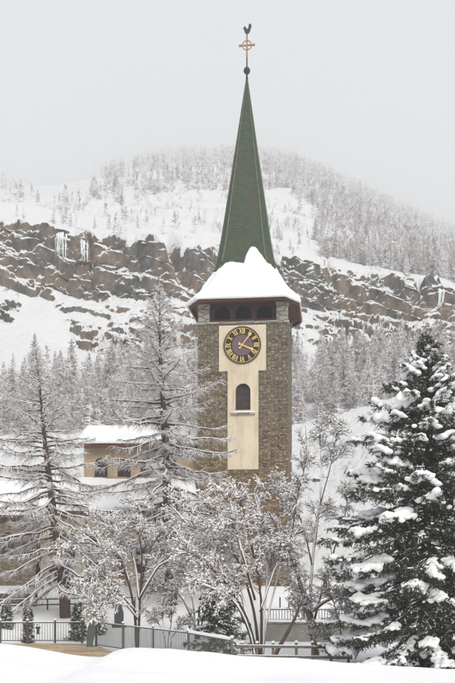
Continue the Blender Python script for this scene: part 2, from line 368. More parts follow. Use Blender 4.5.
# ================================================================== ground
def interp(x, pts):
    a = np.array(pts, float); return np.interp(x, a[:, 0], a[:, 1])
CREST = [(-250, 644), (-60, 645), (0, 647), (30, 650), (60, 655.5), (88, 659), (99, 659.5), (108, 654.5), (117, 651), (132, 649.5), (160, 651), (200, 653.5), (240, 657.5), (300, 661.5), (360, 667.5), (410, 670), (455, 671), (700, 676)]
def gz(X, Y):
    X = np.asarray(X, float); Y = np.asarray(Y, float)
    px = 227.5 + X * FPX / 14.0
    zc = CAMZ - (interp(px, CREST) - HORIZON) * 14.0 / FPX
    z = np.zeros_like(X + Y)
    near = zc + 0.06 * (14 - Y) * 0.55 - 0.10 * np.exp(-((Y - 11.8 - 0.3 * np.sin(X * 0.9)) / 0.9) ** 2) * np.clip((X + 2.0) / 0.8, 0, 1) * np.clip((1.6 - X) / 1.2, 0, 1)
    t = np.clip((Y - 14) / 9.0, 0, 1); fall = zc * (1 - t * t * (3 - 2 * t))
    z = np.where(Y < 14, near, fall)
    rise_l = np.clip((Y - 44) / 16.0, 0, 1) * 2.2
    st = np.clip((Y - 44.35) / 0.25, 0, 1)
    rise_r = st * 0.86 + np.clip((Y - 44.6) / 15.4, 0, 1) * 1.34
    wr = np.clip((X - 1.2) / 0.5, 0, 1)
    z = z + rise_l * (1 - wr) + rise_r * wr
    p = np.stack([X, Y, X * 0], -1)
    amp = np.clip((Y - 6) / 8, 0.25, 1)
    z = z + 0.05 * fbm(p * 0.8, 3, 5) * amp + 0.022 * fbm(p * 2.6, 3, 15) * (Y < 24) + 0.10 * fbm(p * 0.22, 2, 9) * np.clip((Y - 15) / 10, 0.15, 1)
    return z
def grid_mesh(name, X, Y, Z, mat):
    r, c = X.shape; idx = np.arange(r * c).reshape(r, c)
    Q = np.stack([idx[:-1, :-1], idx[:-1, 1:], idx[1:, 1:], idx[1:, :-1]], -1).reshape(-1, 4)
    return mobj(name, mesh_np(name, np.stack([X, Y, Z], -1), None, Q, True), mat)
ys = np.concatenate([np.linspace(-12, 8, 12), np.linspace(8.3, 24, 70), np.linspace(24.4, 43.9, 50), np.linspace(44.1, 45, 8), np.linspace(45.5, 76, 50)])
us = np.linspace(-1, 1, 220)
YY, UU = np.meshgrid(ys, us, indexing='ij'); XX = UU * (8 + 0.55 * np.clip(YY, 0, 100))
XX = np.where(YY < 0, UU * 8, XX)
g = grid_mesh('ground', XX, YY, gz(XX, YY), M['snow']); tag(g, 'snow covered ground with a ploughed bank in front', None, kind='structure')

def path_obj():
    n = 60; xs = np.linspace(ax(-60, 40), ax(140, 40), n); V = []; Q = []
    for i, x in enumerate(xs):
        p = np.array([[x * 0.9, 0, 3.1]]); near = 33.0 + 0.5 * float(fbm(p, 3, 2)[0]); far = 42.3 + 0.5 * float(fbm(p + 9, 3, 3)[0])
        k = (x - xs[0]) / (xs[-1] - xs[0]); far -= 5.5 * max(0, k - 0.72) / 0.28
        for j in range(6):
            y = near + (far - near) * j / 5; V.append((x, y, float(gz(np.array([x]), np.array([y]))[0]) + 0.035))
    idx = np.arange(n * 6).reshape(n, 6)
    Q = np.stack([idx[:-1, :-1], idx[1:, :-1], idx[1:, 1:], idx[:-1, 1:]], -1).reshape(-1, 4)
    o = mobj('path', mesh_np('path', np.array(V), None, Q, True), M['path']); tag(o, 'tan gritted path between the snow bank and the railing', None, kind='structure')
path_obj()

# ================================================================== mountain
KY = [70, 104, 112, 142, 160, 172, 176.5, 182, 204, 450, 2100, 2400]
KP = {  # photo column: height in the photo of each knee of the slope
 -400: [None, 452, None, 365, 335, 300, 270, 222, 214, 200, 190, None],
 0:   [None, 436, None, 372, 334, 302, 269, 222, 214, 199, 187, None],
 30:  [None, 434, None, 368, 334, 308, 288, 224, 217, 201, 187, None],
 60:  [None, 433, None, 366, 346, 303, 291, 230, 221, 200, 185, None],
 100: [None, 431, None, 366, 353, 305, 299, 236, 224, 192, 177, None],
 150: [None, 429, None, 366, 354, 309, 301, 238, 225, 180, 163, None],
 200: [None, 428, None, 368, 352, 309, 299, 246, 231, 178, 157, None],
 245: [None, 427, None, 368, 352, 309, 298, 255, 235, 180, 157, None],
 290: [None, 426, None, 368, 352, 312, 301, 263, 240, 188, 163, None],
 340: [None, 413, None, 362, 352, 320, 311, 270, 256, 205, 184, None],
 400: [None, 395, None, 358, 348, 324, 318, 279, 269, 233, 213, None],
 455: [None, 386, None, 355, 346, 325, 319, 286, 277, 256, 238, None],
 800: [None, 345, None, 345, 340, 330, 325, 300, 295, 275, 262, None]}
cols = sorted(KP); KZ = np.zeros((len(cols), len(KY)))
for i, c in enumerate(cols):
    for k, Yk in enumerate(KY):
        if KP[c][k] is not None: KZ[i, k] = az(KP[c][k], Yk)
    KZ[i, 0] = 2.05; KZ[i, 2] = KZ[i, 1] + .5; KZ[i, -1] = KZ[i, -2] - 100
pxs = np.concatenate([np.linspace(-400, -50, 24), np.linspace(-44, 500, 370), np.linspace(508, 800, 20)])
rowcounts = [72, 4, 16, 24, 60, 14, 92, 24, 44, 30, 4]
tv = np.concatenate([np.linspace(k, k + 1, n, endpoint=False) for k, n in enumerate(rowcounts)] + [[len(KY) - 1]])
ZC = np.stack([np.interp(pxs, cols, KZ[:, k]) for k in range(len(KY))], 0)            # knees x columns
YR = np.interp(tv, range(len(KY)), KY)
Zg = np.stack([np.interp(tv, range(len(KY)), ZC[:, j]) for j in range(len(pxs))], 1)
Yg = np.repeat(YR[:, None], len(pxs), 1)
_sk = pxs[None, :] + (tv[:, None] - 6.5) * 16.0 + 16 * fbm(np.stack([np.repeat(tv[:, None], len(pxs), 1) * 2.2, np.repeat(pxs[None, :], len(tv), 0) * .05, 0 * Yg], -1), 2, 77)
GUL = np.zeros_like(Yg)
for c_, w_, a_ in ((-25, 9, .8), (97, 4, .6), (136, 3.5, .45), (186, 9, .85), (236, 10, .9), (279, 8, .95), (341, 3.5, .5), (424, 4, .5), (468, 9, .8), (520, 9, .8)): GUL = np.maximum(GUL, a_ * np.exp(-((_sk - c_) / w_) ** 2))
Z4, Z8 = Zg[np.argmin(np.abs(tv - 4.3))][None], Zg[np.argmin(np.abs(tv - 7.9))][None]; Y4, Y8 = np.interp([4.3, 7.9], range(len(KY)), KY)
_in = (tv[:, None] > 4.3) & (tv[:, None] < 7.9)
Zlin = Z4 + (Z8 - Z4) * (Yg - Y4) / (Y8 - Y4); Zg = np.where(_in, Zg * (1 - GUL) + Zlin * GUL, Zg); Xg = (pxs[None, :] - 227.5) / FPX * Yg
Tg = np.repeat(tv[:, None], len(pxs), 1); PXg = np.repeat(pxs[None, :], len(tv), 0)
def bumpf(t, a, b, f): return np.clip((t - a) / f, 0, 1) * np.clip((b - t) / f, 0, 1)
Pg = np.stack([Xg, Yg, Zg], -1); SCL = 0.62; Pn = Pg / SCL
m_hi = bumpf(Tg, 5.6, 7.25, 0.25)                                   # the upper cliff
m_hi = m_hi * (1 - .75 * GUL)
m_lo = bumpf(Tg, 3.6, 6.0, 0.5) * np.clip((PXg - 22 - (6 - Tg) * 22) / 22, 0.0, 1) * (1 - .6 * GUL)   # broken rocks under it, free of the snow fan
m_lo = np.maximum(m_lo, bumpf(Tg, 4.1, 5.3, 0.3) * np.clip((24 - PXg) / 8, 0, 1) * np.clip((PXg + 30) / 20, 0, 1))
m_up = bumpf(Tg, 7.2, 9.0, 0.5)
m_me = bumpf(Tg, 0.15, 1.2, 0.2)
warp = np.stack([fbm(Pn * 0.05, 3, 31), fbm(Pn * 0.05, 3, 41), fbm(Pn * 0.05, 3, 51)], -1)
big = fbm(Pn * np.array([0.045, 0.045, 0.03]) + 3.1, 4, 60)
id1, e1 = cells((Pn + 6 * warp) * np.array([0.16, 0.12, 0.11]), 70)
id2, e2 = cells((Pn + 5 * warp) * np.array([0.38, 0.3, 0.30]), 80)
fine = fbm(Pn * 0.5, 4, 90)
out = 5.0 * big + 6.0 * fbm(Pn * np.array([.085, .05, .022]), 3, 61) + 2.4 * (id1 - 0.5) + 1.0 * (id2 - 0.5) + 1.4 * fine + 2.6 * (0.5 - np.abs(fbm(Pn * np.array([.17, .15, .11]), 4, 65))) - 1.1 * np.exp(-(e1 / 0.10) ** 2)
patch = np.clip(fbm(Pn * np.array([0.05, 0.035, 0.05]), 3, 100) * 2.6 + 0.62, 0, 1)
# ledges: the slope rises in risers and treads
def terrace(z, h, wv, k):
    q = (z + wv) / h; f = q - np.floor(q); s = np.clip((f - 0.5) * k + 0.5, 0, 1); return (s - f) * h
led_hi = terrace(Zg / SCL, 8.5, 11 * big + 3 * fine + 4 * id1 + .42 * Xg / SCL, 2.2)
led_lo = terrace(Zg / SCL, 6.0, 7 * big + 2 * fine + 3 * id1 + 2 * id2 + .35 * Xg / SCL, 2.8)
Pg[..., 1] -= SCL * (m_hi * out * 0.8 + m_lo * (out * 0.7) * (0.4 + 0.6 * patch))
Pg[..., 2] += SCL * (m_hi * (led_hi * 0.55 + 0.6 * fine) + m_lo * led_lo * 0.95 * (0.25 + 0.75 * patch) + 0.5 * m_lo * fine)
upp = np.clip(fbm(Pn * np.array([0.06, 0.03, 0.06]), 3, 120) * 3 - 0.05, 0, 1)
Pg[..., 2] += m_up * upp * terrace(Zg, 4.0, 5 * fine, 3.0) * 1.0 + m_up * 1.2 * fbm(Pn * 0.08, 3, 130)
mpatch = np.clip(fbm(Pn * np.array([0.10, 0.10, 0.2]), 3, 140) * 2.6 + 0.45, 0, 1) * np.clip((Tg - 0.1) * 4, 0, 1)
Pg[..., 2] += m_me * (mpatch * terrace(Zg, 1.3, 1.2 * fbm(Pn * np.array([.12, .12, .2]), 3, 150), 9.0) * 1.0 + 0.30 * fbm(Pn * 0.5, 3, 151))
Pg[..., 2] += np.where(Tg > 8.2, 3.0 * fbm(Pn * 0.02, 3, 160), 0)
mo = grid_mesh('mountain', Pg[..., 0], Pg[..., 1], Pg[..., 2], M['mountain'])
tag(mo, 'snowy mountainside with brown rock cliffs rising into cloud', None, kind='structure')
def mt_at(px, t):
    j = int(np.argmin(np.abs(pxs - px))); i = int(np.argmin(np.abs(tv - t))); return Pg[i, j]

# ================================================================== church tower
TH, TA = 3.15, 6.7
tower = thing('church_tower', (1.424, 66.0, 0), 'tall rubble stone church tower with gilt clock and pointed green spire', 'church tower', rz=R(-TA))
WX, WW, WZ0, WZ1 = 0.03, 1.04, 14.30, 16.32
bm = bmesh.new(); wall_open(bm, -TH, TH, 1.0, 20.5, -TH, 0.45, [(WX, WW, WZ0, WZ1)]); box(bm, -TH + .002, TH - .002, -TH + 0.45, TH, 1.0, 20.5)
wall = bobj('wall', bm, M['stone'], tower)
bm = bmesh.new()
box(bm, -TH - .10, TH + .10, -TH - .10, TH + .10, 20.503, 20.68, 0.03)
bobj('ledge', bm, M['stone_pale'], tower)
# quoins down the corners (proud dressed blocks)
rq = random.Random(4)
z = 1.6; k = 0
while z < 20.0:
    h = rq.uniform(0.34, 0.52)
    lx, ly = (0.62, 0.36) if k % 2 else (0.36, 0.62)
    for sx in (-1, 1):
        a, b = (TH - lx * rq.uniform(.8, 1.1), TH + 0.018)
        x0, x1 = (a, b) if sx > 0 else (-b, -a)
        boxo('quoin', x0, x1, -TH - 0.018, -TH + ly * rq.uniform(.8, 1.1), z, z + h - 0.02, M['stone'], wall, 0.012)
    z += h; k += 1
bm = bmesh.new(); wall_open(bm, -1.05, 1.11, 10.32, 17.2, -TH - .045, .045, [(WX, WW, WZ0, WZ1)]); bobj('plaster_strip', bm, M['plaster'], tower)
boxo('plaster_panel', -1.66, 1.64, -TH - .048, -TH + .001, 17.203, 20.40, M['plaster'], tower)
# arched window
win = thing('window', (0, 0, 0), None, None); win.parent = tower
bm = bmesh.new(); prism(bm, arch_pts(WX, WW, WZ0, WZ1), -TH + .30, -TH + .33); bobj('pane', bm, M['glass'], win)
def archring(bm, xc, w, z0, z1, t, y0, y1):
    a = arch_pts(xc, w, z0, z1); b = arch_pts(xc, w - 2 * t, z0 + t, z1 - t)
    for i in range(len(a)):
        j = (i + 1) % len(a)
        q = [(a[i], y0), (a[j], y0), (b[j], y0), (b[i], y0)]
        f = [bm.verts.new((p[0], y, p[1])) for p, y in q]; g_ = [bm.verts.new((p[0], y1, p[1])) for p, y in q]
        bm.faces.new(f); bm.faces.new(g_[::-1])
        bm.faces.new((f[0], g_[0], g_[1], f[1])); bm.faces.new((f[3], f[2], g_[2], g_[3]))
bm = bmesh.new(); archring(bm, WX, WW, WZ0, WZ1, 0.10, -TH + .22, -TH + .30); bobj('frame', bm, M['wood'], win)
bm = bmesh.new(); box(bm, WX - .03, WX + .03, -TH + .24, -TH + .298, WZ0 + .1, WZ1 - .1)
for zz in (14.75, 15.2, 15.65): box(bm, WX - .42, WX + .42, -TH + .25, -TH + .296, zz - .02, zz + .02)
bobj('glazing_bar', bm, M['wood'], win)
bm = bmesh.new(); archring(bm, WX, WW + .32, WZ0 - .0, WZ1 + .16, 0.158, -TH - .085, -TH - .047); bobj('surround', bm, M['plaster'], win)
boxo('sill', WX - .85, WX + .85, -TH - .20, -TH + .2, WZ0 - .16, WZ0 - .02, M['stone_pale'], win, .02)
nb = NB(); rng = np.random.default_rng(3)
nb.blobs([(WX + x, -TH - .06, WZ0 + .01) for x in np.linspace(-.72, .72, 13)], np.stack([np.full(13, .14), np.full(13, .12), rng.uniform(.05, .09, 13)], 1), rng, .1, ICO2); nb.build('sill_snow', M['snow_tree'], win, True)

# clock
ck = thing('clock', (-0.02, -TH - .05, 18.99), None, None); ck.parent = tower
def disc(name, r, y0, y1, mat, parent, n=64, r0=None):
    bm = bmesh.new()
    if r0 is None: prism(bm, [(r * math.cos(i * 2 * math.pi / n), r * math.sin(i * 2 * math.pi / n)) for i in range(n)], y0, y1)
    else:
        for i in range(n):
            a, b = i * 2 * math.pi / n, (i + 1) * 2 * math.pi / n
            p = [(r * math.cos(a), r * math.sin(a)), (r * math.cos(b), r * math.sin(b)), (r0 * math.cos(b), r0 * math.sin(b)), (r0 * math.cos(a), r0 * math.sin(a))]
            f = [bm.verts.new((x, y0, z)) for x, z in p]; g_ = [bm.verts.new((x, y1, z)) for x, z in p]
            bm.faces.new(f); bm.faces.new((f[0], g_[0], g_[1], f[1])); bm.faces.new((f[2], g_[2], g_[3], f[3]))
    return bobj(name, bm, mat, parent)
disc('dial', 1.27, -.05, .0, M['dial_black'], ck)
disc('dial_centre', 0.73, -.056, -.04, M['dial_purple'], ck)
disc('rim', 1.31, -.085, .0, M['wood_dark'], ck, r0=1.25)
disc('minute_ring', 1.215, -.056, -.045, M['gold'], ck, r0=1.185)
def stroke(bm, p, q, t, y0=-.072, y1=-.05):
    d = Vector((q[0] - p[0], 0, q[1] - p[1])); n_ = Vector((d.z, 0, -d.x)).normalized() * t / 2
    P_ = [Vector((p[0], 0, p[1])), Vector((q[0], 0, q[1]))]
    pts = [(v.x, v.z) for v in (P_[0] + n_, P_[1] + n_, P_[1] - n_, P_[0] - n_)]
    prism(bm, pts, y0, y1)
ROM = ['XII', 'I', 'II', 'III', 'IV', 'V', 'VI', 'VII', 'VIII', 'IX', 'X', 'XI']
GW = {'I': 0.105, 'V': 0.215, 'X': 0.215}
for k, s in enumerate(ROM):
    bm = bmesh.new(); tot = sum(GW[c] for c in s); sc_ = min(1, 0.46 / tot); x = -tot * sc_ / 2; H = 0.36
    for ci, c in enumerate(s):
        wd = GW[c] * sc_; l, r, m_ = x + .012, x + wd - .012, x + wd / 2
        dy = ci * 0.0015
        if c == 'I': stroke(bm, (m_, 0), (m_, H), .066 * sc_, -.072 - dy)
        elif c == 'V': stroke(bm, (l + .02, H), (m_, 0), .062 * sc_, -.072 - dy); stroke(bm, (r - .01, H), (m_, 0), .036 * sc_, -.071 - dy)
        else: stroke(bm, (l + .02, H), (r - .02, 0), .062 * sc_, -.072 - dy); stroke(bm, (r - .01, H), (l + .01, 0), .036 * sc_, -.071 - dy)
        x += wd
    a = k * math.pi / 6
    o = bobj('numeral', bm, M['gold'], ck); o.location = (0.80 * math.sin(a), 0, 0.80 * math.cos(a)); o.rotation_euler = (0, a, 0)
def hand(name, ang, L, wd, tail, y):
    bm = bmesh.new()
    prism(bm, [(-wd * .35, 0), (-wd * .5, L * .72), (-wd * 1.15, L * .80), (0, L), (wd * 1.15, L * .80), (wd * .5, L * .72), (wd * .35, 0)], y, y + .02)
    prism(bm, [(-wd * .35, -.002), (wd * .35, -.002), (wd * .5, -tail * .6), (wd * 1.2, -tail * .8), (0, -tail), (-wd * 1.2, -tail * .8), (-wd * .5, -tail * .6)], y, y + .02)
    o = bobj(name, bm, M['gold'], ck); o.rotation_euler = (0, R(ang), 0)
hand('minute_hand', 38, 1.12, .085, .34, -.15); hand('hour_hand', 114, .92, .12, .30, -.115)
disc('hub', .09, -.17, -.05, M['gold'], ck, 16)

# belfry
BZ0, BZ1 = 20.683, 22.0
for sx in (-1, 1):
    for sy in (-1, 1):
        cx, cy = sx * (TH - .40), sy * (TH - .40)
        p = boxo('belfry_pier', cx - .40, cx + .40, cy - .40, cy + .40, BZ0, BZ1 - .16, M['stone_pale'], tower, .02)
        boxo('capital', cx - .45, cx + .45, cy - .45, cy + .45, BZ1 - .157, BZ1 - .005, M['stone_pale'], p, .02)
for rz in range(4):
    bm = bmesh.new(); L = TH - .80
    wall_open(bm, -L, L, BZ0, BZ1 - .003, -TH + .42, .22, [(x, 1.10, BZ0 + .22, BZ0 + 1.20) for x in (-1.5, 0, 1.5)])
    o = bobj('belfry_arcade', bm, M['wood_dark'], tower); o.rotation_euler = (0, 0, rz * math.pi / 2)
    boxo('shade_backing', -L, L, -TH + .72, -TH + .75, BZ0 + .052, BZ1 - .01, M['void'], o)  # added dark sheet, stands in for the shade behind the arches
    for x in (-.75, .75):
        bm = bmesh.new(); box(bm, x - .06, x + .06, -TH + .36, -TH + .418, BZ0, BZ0 + .698, .01); box(bm, x - .09, x + .09, -TH + .33, -TH + .417, BZ0 + .70, BZ0 + .78, .01)
        q = bobj('colonnette', bm, M['wood'], o)
    bm = bmesh.new(); box(bm, -L, L, -TH + .34, -TH + .418, BZ0 + .16, BZ0 + .24, .01); bobj('handrail', bm, M['wood'], o)
boxo('belfry_floor', -TH + .5, TH - .5, -TH + .5, TH - .5, BZ0 - .002, BZ0 + .05, M['wood_dark'], tower)
# the bell hanging behind the arches
bm = bmesh.new(); prof = [(0.02, .9), (.22, .86), (.28, .6), (.36, .25), (.50, 0.0), (.46, .0)]
for i in range(24):
    a, b = i * math.pi / 12, (i + 1) * math.pi / 12
    for (r0, z0), (r1, z1) in zip(prof[:-1], prof[1:]):
        bm.faces.new([bm.verts.new((r * math.cos(t), r * math.sin(t), BZ0 + .3 + zz)) for r, zz, t in ((r0, z0, a), (r0, z0, b), (r1, z1, b), (r1, z1, a))])
bmesh.ops.remove_doubles(bm, verts=bm.verts[:], dist=1e-4); bobj('bell', bm, M['iron'], tower, True)

# roof: eight-sided flared spire
RINGS = [(22.04, 3.95, .76), (22.5, 3.58, .75), (23.1, 3.06, .74), (23.9, 2.58, .74), (24.8, 2.24, .74), (25.8, 1.99, .74), (27.2, 1.74, .74), (30.0, 1.34, .74), (34.5, .70, .74), (39.35, .035, .74)]
RZ = [r[0] for r in RINGS]; RH = [r[1] for r in RINGS]
def ring_pts(z, off=0.0, n=8):
    h = float(np.interp(z, RZ, RH)) + off; c = h * float(np.interp(z, RZ, [r[2] for r in RINGS])); yf = h * (1.04 if z < 22.3 else 1.0)
    return [(-c, -yf), (c, -yf), (h, -c * .82), (h, c * .82), (c, yf), (-c, yf), (-h, c * .82), (-h, -c * .82)]
bm = bmesh.new(); zs = np.concatenate([np.linspace(22.04, 27, 18), np.linspace(27.6, 39.35, 24)])
prev = None; first = None
for zz in zs:
    rg = [bm.verts.new((x, y, zz)) for x, y in ring_pts(zz)]
    if prev:
        for i in range(8): bm.faces.new((prev[i], prev[(i + 1) % 8], rg[(i + 1) % 8], rg[i]))
    else: first = rg
    prev = rg
bm.faces.new(prev)
roof = bobj('roof', bm, M['copper'], tower)
# ridge flashing along the eight hips
for i in range(8):
    pts = np.array([[(*ring_pts(zz, .01)[i], zz) for zz in zs]]); nb = NB(); nb.tubes(pts, np.interp(zs, [22, 30, 39.4], [.06, .05, .025])[None], 4); nb.build('hip_flashing', M['copper_edge'], roof)
# boarded soffit and fascia
bm = bmesh.new(); a = [bm.verts.new((x, y, 22.036)) for x, y in ring_pts(22.04)]; b = [bm.verts.new((x * .985, y * .985, 21.86)) for x, y in ring_pts(22.04)]
c = [bm.verts.new((x, y, 22.003)) for x, y in ((-2.2, -2.7), (2.2, -2.7), (2.7, -2.2), (2.7, 2.2), (2.2, 2.7), (-2.2, 2.7), (-2.7, 2.2), (-2.7, -2.2))]
b2 = [bm.verts.new((x * .95, y * .95, 21.86)) for x, y in ring_pts(22.04)]; b3 = [bm.verts.new((x * .95, y * .95, 22.003)) for x, y in ring_pts(22.04)]
for i in range(8):
    j = (i + 1) % 8; bm.faces.new((a[i], a[j], b[j], b[i])); bm.faces.new((b[i], b[j], b2[j], b2[i])); bm.faces.new((b2[i], b2[j], b3[j], b3[i])); bm.faces.new((b3[i], b3[j], c[j], c[i]))
bm.faces.new(c)
bobj('eave_soffit', bm, M['wood'], tower)
# snow on the flare
def snow_top(ix):
    # ix: distance along the outline in ring units (0..8)
    return float(np.interp(ix % 8, [0, .10, .35, .50, .54, .60, .68, .80, .90, 1, 1.4, 1.8, 2.3, 2.7, 3.1, 3.6, 4.2, 4.6, 5.0, 5.5, 6, 6.5, 7, 7.4, 8],
                                   [24.7, 25.05, 25.1, 25.0, 25.6, 26.0, 26.25, 26.05, 25.6, 25.0, 24.9, 24.6, 25.2, 24.8, 25.1, 24.4, 25.3, 24.9, 25.5, 24.7, 24.9, 25.4, 24.6, 24.5, 24.7]))
NS, NVr = 176, 26
Vs = []; rng = np.random.default_rng(8)
for i in range(NS):
    ix = i * 8 / NS; k = int(ix); f = ix - k
    top = snow_top(ix) + .13 * float(fbm(np.array([[ix * 9.0, 0, 0]]), 4, 7)[0])
    for j in range(NVr + 1):
        v = j / NVr; z = 22.02 + (top - 22.02) * v
        nz = float(fbm(np.array([[ix * 1.7, z * 1.1, 2.0]]), 3, 21)[0])
        th = (0.22 + .16 * nz) * (1 - v ** 3.5) * (1 + .25 * math.sin(v * 9 + 3 * nz))
        if ix < 1: th *= 1.0 - .55 * math.exp(-((ix - .51) / .03) ** 2) * (v > .55)
        th *= min(1, .55 + v * 3)
        rp = ring_pts(z, th); p, q = rp[k], rp[(k + 1) % 8]
        zz = z + (.10 if j else -.04 - .07 * nz)
        Vs.append((p[0] + (q[0] - p[0]) * f, p[1] + (q[1] - p[1]) * f, zz))
    # inner return under the eave and behind the top edge
Vs = np.array(Vs).reshape(NS, NVr + 1, 3)
inner_t = Vs[:, -1:, :].copy(); inner_t[..., :2] *= .93; inner_t[..., 2] -= .10
inner_b = Vs[:, :1, :].copy(); inner_b[..., :2] *= .965; inner_b[..., 2] += .05
Vs = np.concatenate([inner_b, Vs, inner_t], 1); K_ = Vs.shape[1]; idx = np.arange(NS * K_).reshape(NS, K_); nx = np.roll(idx, -1, 0)
Q = np.stack([idx[:, :-1], nx[:, :-1], nx[:, 1:], idx[:, 1:]], -1).reshape(-1, 4)
mobj('roof_snow', mesh_np('roof_snow', Vs, None, Q, True), M['snow'], roof)
# ball, cross and weathercock
fin = thing('finial', (0, 0, 39.2), None, None); fin.parent = tower
def lathe(bm, prof, n=16, ox=0, oy=0):
    rings = [[bm.verts.new((ox + r * math.cos(i * 2 * math.pi / n), oy + r * math.sin(i * 2 * math.pi / n), z)) for i in range(n)] for r, z in prof]
    for a, b in zip(rings[:-1], rings[1:]):
        for i in range(n): bm.faces.new((a[i], a[(i + 1) % n], b[(i + 1) % n], b[i]))
    bm.faces.new(rings[0][::-1]); bm.faces.new(rings[-1])
bm = bmesh.new(); lathe(bm, [(.09, 0), (.07, .3), (.06, .40), (.16, .48), (.24, .62), (.24, .76), (.15, .9), (.06, .98), (.05, 1.02)]); bobj('ball', bm, M['iron'], fin, True)
bm = bmesh.new(); lathe(bm, [(.05, 1.0), (.045, 3.1), (.03, 3.5)], 8); bobj('rod', bm, M['iron'], fin)
bm = bmesh.new(); zc = 2.55
stroke(bm, (-.50, zc), (.50, zc), .10, -.05, .05); stroke(bm, (0, zc - .95), (0, zc + .55), .12, -.053, .053)
for ex in (-.52, .52): prism(bm, [(ex - .09, zc), (ex, zc + .11), (ex + .09, zc), (ex, zc - .11)], -.055, .055)
bobj('cross', bm, M['gilt_old'], fin)
o = disc('halo', .37, -.025, .025, M['gilt_old'], fin, 32, .31); o.location = (0, 0, zc)
bm = bmesh.new(); prism(bm, [(-.05, 3.38), (.12, 3.40), (.22, 3.55), (.34, 3.95), (.28, 4.12), (.14, 4.06), (.10, 3.80), (.02, 3.72), (-.06, 3.82), (-.13, 3.96), (-.22, 3.92), (-.20, 3.84), (-.30, 3.80), (-.21, 3.75), (-.19, 3.58), (-.12, 3.45)], -.035, .035)
bobj('weathercock', bm, M['iron'], fin)

# ================================================================== church nave
NY0, NY1 = 60.8, 64.6                                    # aisle wall, clerestory wall
nave = thing('church_nave', (0, 0, 0), 'low tan church nave with snowy lean-to aisle roof attached beside the tower', 'church')
NXL, NXR = ax(41, NY0), -2.3
ops = [(ax(p, NY0), 1.05, 3.0, 6.0) for p in (69, 92, 118, 144, 166, 186)]
bm = bmesh.new(); wall_open(bm, NXL, NXR, 1.5, 7.3, NY0, .35, ops); box(bm, NXL + .002, NXR - .002, NY0 + .35, 69, 1.5, 7.28); bobj('aisle_wall', bm, M['plaster_tan'], nave)
def archwin(parent, xc, w, z0, z1, y):
    wn = thing('window', (0, 0, 0), None, None); wn.parent = parent
    bm = bmesh.new(); prism(bm, arch_pts(xc, w - .01, z0 + .005, z1 - .005), y + .26, y + .28); bobj('pane', bm, M['glass'], wn)
    bm = bmesh.new(); archring(bm, xc, w - .012, z0 + .006, z1 - .006, .08, y + .18, y + .25); bobj('frame', bm, M['wood'], wn)
    bm = bmesh.new(); box(bm, xc - .025, xc + .025, y + .20, y + .249, z0 + .08, z1 - .08)
    for f in (.3, .6): box(bm, xc - w / 2 + .08, xc + w / 2 - .08, y + .205, y + .248, z0 + (z1 - z0) * f - .02, z0 + (z1 - z0) * f + .02)
    bobj('glazing_bar', bm, M['wood'], wn)
    boxo('sill', xc - w / 2 - .12, xc + w / 2 + .12, y - .10, y + .15, z0 - .12, z0 - .003, M['stone_pale'], wn, .01)
for (xc, w_, a, b) in ops: archwin(nave, xc, w_, a, b, NY0)
for p in (46, 57.5, 80.5, 105, 131, 155, 176):
    boxo('pilaster', ax(p, NY0) - .34, ax(p, NY0) + .34, NY0 - .22, NY0 - .003, 1.5, 7.1, M['plaster_pale'], nave, .02)
CXL, CXR = ax(84, NY1), -2.0
ops = [(ax(p, NY1), .95, 9.95, 11.35) for p in (101, 124, 147, 170)]
bm = bmesh.new(); wall_open(bm, CXL, CXR, 9.0, 12.1, NY1, .35, ops); box(bm, CXL + .002, CXR - .002, NY1 + .35, 73.5, 6.0, 12.08); bobj('clerestory_wall', bm, M['plaster_tan'], nave)
for (xc, w_, a, b) in ops: archwin(nave, xc, w_, a, b, NY1)
def slab(name, p00, p10, p01, p11, th, mat, parent, n=1, mth=0, seed=0, lump=0):
    """sloping slab: p00-p10 eave edge, p01-p11 ridge edge, thickness upward; lump makes it soft"""
    p00, p10, p01, p11 = map(np.array, (p00, p10, p01, p11)); nu, nv = (1, 1) if not lump else (70, 16)
    U, W = np.meshgrid(np.linspace(0, 1, nu + 1), np.linspace(0, 1, nv + 1), indexing='ij')
    B = (p00 * (1 - U)[..., None] + p10 * U[..., None]) * (1 - W)[..., None] + (p01 * (1 - U)[..., None] + p11 * U[..., None]) * W[..., None]
    T_ = B.copy(); T_[..., 2] += th
    if lump:
        e = np.minimum(1, np.minimum(np.minimum(U, 1 - U) * 30, W * 9 + .0)); e = np.sqrt(np.clip(1 - (1 - e) ** 2, 0, 1))
        T_[..., 2] = B[..., 2] + th * (.25 + .75 * e) * (1 + lump * fbm(B * .5, 3, seed))
        ed = lump * .5 * fbm(B * np.array([.8, 0, 0]), 3, seed + 3) * (1 - np.clip(W * 5, 0, 1)); B[..., 1] -= ed * .3; T_[..., 1] -= ed * .5 + .08 * (1 - np.clip(W * 6, 0, 1))
    r, c_ = U.shape; i0 = np.arange(r * c_).reshape(r, c_); i1 = i0 + r * c_
    Qs = [np.stack([i[:-1, :-1], i[1:, :-1], i[1:, 1:], i[:-1, 1:]], -1).reshape(-1, 4) for i in (i0, i1)]
    for e0, e1 in ((i0[0], i1[0]), (i0[-1], i1[-1]), (i0[:, 0], i1[:, 0]), (i0[:, -1], i1[:, -1])):
        Qs.append(np.stack([e0[:-1], e0[1:], e1[1:], e1[:-1]], -1))
    return mobj(name, mesh_np(name, np.concatenate([B.reshape(-1, 3), T_.reshape(-1, 3)]), None, np.concatenate(Qs), bool(lump)), mat, parent)
ar = slab('aisle_roof', (NXL - .4, NY0 - .6, 7.15), (NXR + .1, NY0 - .6, 7.15), (NXL - .4, NY1 + .05, 9.35), (NXR + .1, NY1 + .05, 9.35), .16, M['wood'], nave)
